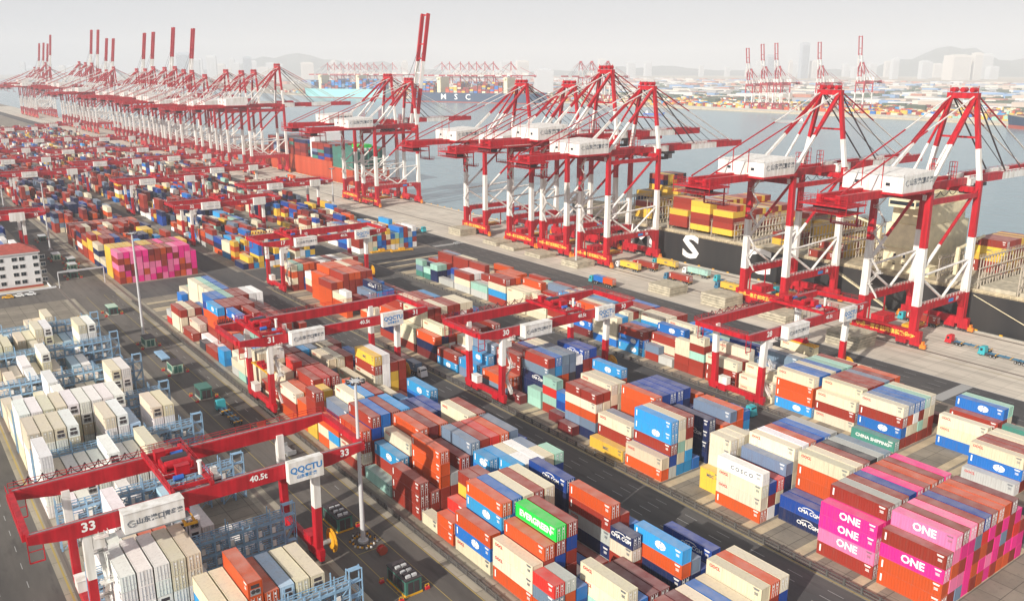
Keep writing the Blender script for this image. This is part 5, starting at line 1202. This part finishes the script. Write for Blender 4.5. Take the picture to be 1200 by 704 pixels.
def emblem_mesh():
    b = MB(); n = 20
    for k in range(4):                                          # a white disc cut by two diagonal bars
        for i in range(n//4):
            a0, a1 = 2*math.pi*(k*5+i)/n, 2*math.pi*(k*5+i+(1.0 if i < 4 else .45))/n
            q = .62; b.quad([(-.03, -q*1.35*math.cos(a0), q*.85*math.sin(a0)), (-.03, -1.35*math.cos(a0), .85*math.sin(a0)), (-.03, -1.35*math.cos(a1), .85*math.sin(a1)), (-.03, -q*1.35*math.cos(a1), q*.85*math.sin(a1))]); b.quad([(-.03, 0, 0), (-.03, -.5*1.35*math.cos(a0), .5*.85*math.sin(a0)), (-.03, -.5*1.35*math.cos(a1), .5*.85*math.sin(a1))])
    b.box(-.032, -.028, -.9, .9, -.16, .16)
    return b.mesh('emblem', ['text_white'])
EMB = emblem_mesh()
def mark_mesh():
    b = MB(); b.box(-.03, -.022, -.16, .16, -.75, .75); return b.mesh('id_marking', ['text_white'])
MRK = mark_mesh()
def code_mesh(m):
    b = MB()
    for i, (y, w, z) in enumerate(((0, 1.3, .95), (.1, 1.1, .75), (.25, .8, .2), (.25, .8, .06), (.25, .7, -.08), (.25, .8, -.22))): b.box(-.028, -.02, y, y+w, z-(.07 if i < 2 else .035), z+(.07 if i < 2 else .035))
    return b.mesh('id_code', [m])
CODE_W, CODE_D = code_mesh('text_white'), code_mesh('text_grey')
def swoosh_mesh():
    b = MB(); pts = [(1.2, .62), (.5, .95), (-.6, .98), (-1.6, .7)]
    for (y0, z0), (y1, z1) in zip(pts, pts[1:]): b.bar((-.03, -y0+.0, z0), (-.03, -y1, z1), .02, .16)
    return b.mesh('emblem', ['text_white'])
SWO = swoosh_mesh()
def ordw(n): return ORD[n-1] if n-1 < len(ORD) else 'last'
R_YS = [94, 108, 123.4, 137.5, 152.3, 166.5, 181.3, 195.5, 210.3, 224.5, 239.3, 253.5, 268.3, 282.5, 297.3, 311.5, 326.3]
def describe(c):
    col = CNAME[c['c']]; blk = c['block']
    if c.get('label'): return c['label']
    t = 'topmost of' if c['top'] and c['n'] > 1 else 'alone in' if c['n'] == 1 else 'lowest of' if c['tier'] == 0 else 'tier %s of' % NUM[c['tier']+1]
    half = {'n': ' near half,', 'f': ' far half,'}.get(c['half'], '')
    row = c['row']+1
    if blk == 'A':
        k = c['bay']; rw = 'row %s,%s' % (NUM[row] if row < 16 else row, half)
        if k == 4: w = 'in the bright green container bay'
        elif k < 4: w = {3.5: 'just before the bright green container', 3: 'second bay before the bright green container', 2: 'third bay before the bright green container'}.get(k, 'before the bright green container')
        elif k in (27, 28): w = 'in the %s magenta and yellow block' % ('front of the' if k == 27 else 'back of the'); w = w.replace('the front of the', 'front of the').replace('in the front of the', 'front of the').replace('in the back of the', 'back of the')
        else: w = '%s bay behind the bright green container' % ordw(k-4)
        return '%s container, %s %s %s' % (col, t, rw, w)
    if blk == 'B':
        k = c['bay']; rw = 'row %s,%s' % (NUM[row] if row > 0 else 'zero', half)
        w = 'in the nearer magenta stack' if k == 0 else 'in the farther magenta stack' if k == 1 else '%s bay behind the magenta stacks' % ordw(k-1)
        return '%s container, %s %s %s' % (col, t, rw, w)
    if blk == 'C':
        k = c['bay']; rw = 'row %s,%s' % (NUM[row] if row > 0 else 'zero', half)
        w = 'quayside bay of the dark green container' if k == 3 else 'quayside, %s bay before the dark green container' % ordw(3-k) if k < 3 else 'quayside, %s bay behind the dark green one' % ordw(k-3)
        return '%s container, %s %s %s' % (col, t, rw, w)
    if blk == 'R' and c['y'] < 400:
        k = min(range(len(R_YS)), key=lambda i: abs(R_YS[i]-c['y']))
        return '%s refrigerated container, %s row %s, %s bay of the reefer racks' % (col, t, NUM[row], ordw(k+1))
    if blk == 'S':
        k = sorted([148, 207, 221, 234, 262, 276.3, 290.6, 320.5, 335]).index(c['y'])
        w = 'behind the cream bridge block' if k == 0 else '%s bay ahead of the bridge' % ordw(k)
        return '%s container, %s black ship deck row %s, %s' % (col, t.replace(' of', ' in').replace(' in in', ' in'), NUM[row] if row < 16 else ordw(row), w)
    if blk == 'O': return '%s container, %s row %s, %s bay of the orange ship' % (col, t, NUM[row] if row < 16 else ordw(row), ordw(c['bay']+1))
    return '%s container in the far yard' % col
GROUPN = dict(A='containers in the block under gantry crane 31', B='containers in the block under gantry crane 30', C='containers in the quayside block', S='containers on the black ship', O='containers on the orange ship', L='containers on trucks and hoists', R='refrigerated containers between the racks')
seen_label = {}
for i in reefs + others:
    c = CONTS[i]; rf = is_reef[i]; L, h = round(c['L'], 2), c['h']
    key = (L, h, rf)
    if key not in _bm: _bm[key] = body_mesh(L, h, rf)
    o = put('refrigerated_container' if rf else 'shipping_container', _bm[key], loc=(c['x'], c['y'], c['z']))
    j = rng.uniform(.86, 1.14) if not rf else rng.uniform(.92, 1.08); pc = tuple(min(1, v*j*rng.uniform(.95, 1.05)) for v in PAL[c['c']]); o.color = (*pc, 1)
    tag(o, describe(c), 'refrigerated container' if rf else 'container', GROUPN[c['block']])
    seen_label.setdefault(o['label'], []).append(o)
    if tot[i] < 14: continue
    if rf and (c['c'] in 'Wlc' or rng.random() < .2):
        if h not in _dm: _dm[h] = door_mesh(h)
        if ('c', h) not in _dm: _dm[('c', h)] = cooler_mesh(h)
        q = put('cooling_unit', _dm[('c', h)], o); q.color = o.color
    else:
        if h not in _dm: _dm[h] = door_mesh(h)
        if rf or rng.random() < .7:
            for x in (0, 1.07): q = put('door', _dm[h], o, (x, 0, 0)); q.color = o.color
        else:
            for x in (2.44, 1.37): q = put('door', _dm[h], o, (x, L, 0)); q.rotation_euler = (0,0,math.pi); q.color = o.color
    if PIX[i][1] < 22: continue
    y, z = L/2, h/2; ch = c['c']
    put('id_code', CODE_D if ch in 'wWegtylP' else CODE_W, o, (0, .45, h*.55))
    if ch in 'pP': letter('ONE', 2.15, (-.02, y-.3, z+.1), '-x', 'text_white', o, sx=1.0, bold=.035)
    elif ch == 'E': letter('EVERGREEN', 1.8, (-.02, y, z), '-x', 'text_white', o, bold=.042)
    elif ch in 'cb':
        if rng.random() < (.8 if L > 7 else .5): put('emblem', EMB, o, (0, y-rng.uniform(.4, 1.4), z+rng.uniform(-.1, .1)))
        put('id_marking', MRK, o, (0, L-.75, h*.6))
    elif ch in 'nB' and (rng.random() < .7 or (c['block'] == 'B' and c['bay'] == 2)):
        letter('CMA CGM', 1.15, (-.02, y-1.2 if L > 7 else y, z), '-x', 'text_white', o); put('emblem', SWO, o, (0, y-1.2 if L > 7 else y, z))
    elif ch == 'd': letter('CHINA SHIPPING', 1.25, (-.02, y, z), '-x', 'text_white', o)
    elif ch == 'W' and c['block'] == 'B' and c['bay'] == 3 and c['row'] == 0: letter('C O S C O', 1.3, (-.02, y-.6, z), '-x', 'text_grey', o)
    elif ch in 'wg' and L > 7 and not rf: letter('OOCL', .85, (-.02, L-1.9, h-.8), '-x', 'text_red', o)
    elif ch == 'y': letter('MSC', 1.1, (-.02, y, z), '-x', 'text_grey', o)
    elif ch in 'orR' and L > 7 and not rf: put('id_marking', MRK, o, (0, L-.75, h*.55))
# everything else of the far and hidden rows as one mass
N = len(CONTS); rest = [i for i in range(N) if i not in chosen]
co = np.zeros((len(rest)*8, 3), np.float32); cl = np.zeros((len(rest), 4), np.float32)
for k, i in enumerate(rest):
    c = CONTS[i]; x0, x1, y0, y1, z0, z1 = c['x'], c['x']+2.44, c['y'], c['y']+c['L'], c['z'], c['z']+c['h']
    co[k*8:k*8+8] = [(x0,y0,z0),(x1,y0,z0),(x1,y1,z0),(x0,y1,z0),(x0,y0,z1),(x1,y0,z1),(x1,y1,z1),(x0,y1,z1)]
    j = rng.uniform(.84, 1.16); cl[k] = (*[min(1, v*j) for v in PAL[c['c']]], 1)
F = np.array([(0,3,2,1),(4,5,6,7),(0,1,5,4),(1,2,6,5),(2,3,7,6),(3,0,4,7)]); fc = (np.arange(len(rest))[:,None,None]*8 + F[None]).reshape(-1, 4)
me = bpy.data.meshes.new('stacked_containers'); me.from_pydata(co.tolist(), [], fc.tolist()); me.materials.append(M['paint_far'])
me.attributes.new('Col', 'FLOAT_COLOR', 'FACE').data.foreach_set('color', np.repeat(cl, 6, axis=0).ravel()); me.update()
o = put('stacked_containers', me); o['kind'] = 'stuff'
dups = {k: len(v) for k, v in seen_label.items() if len(v) > 1}
print('CONTAINERS', N, 'visible', int((tot > 0).sum()), 'reefers', len(reefs), 'objects', len(reefs)+len(others), 'min px', min(tot[i] for i in others if i not in forced), 'dup labels', len(dups), list(dups.items())[:6])
print('LONG', [l for l in seen_label if len(l.split()) > 16][:5])
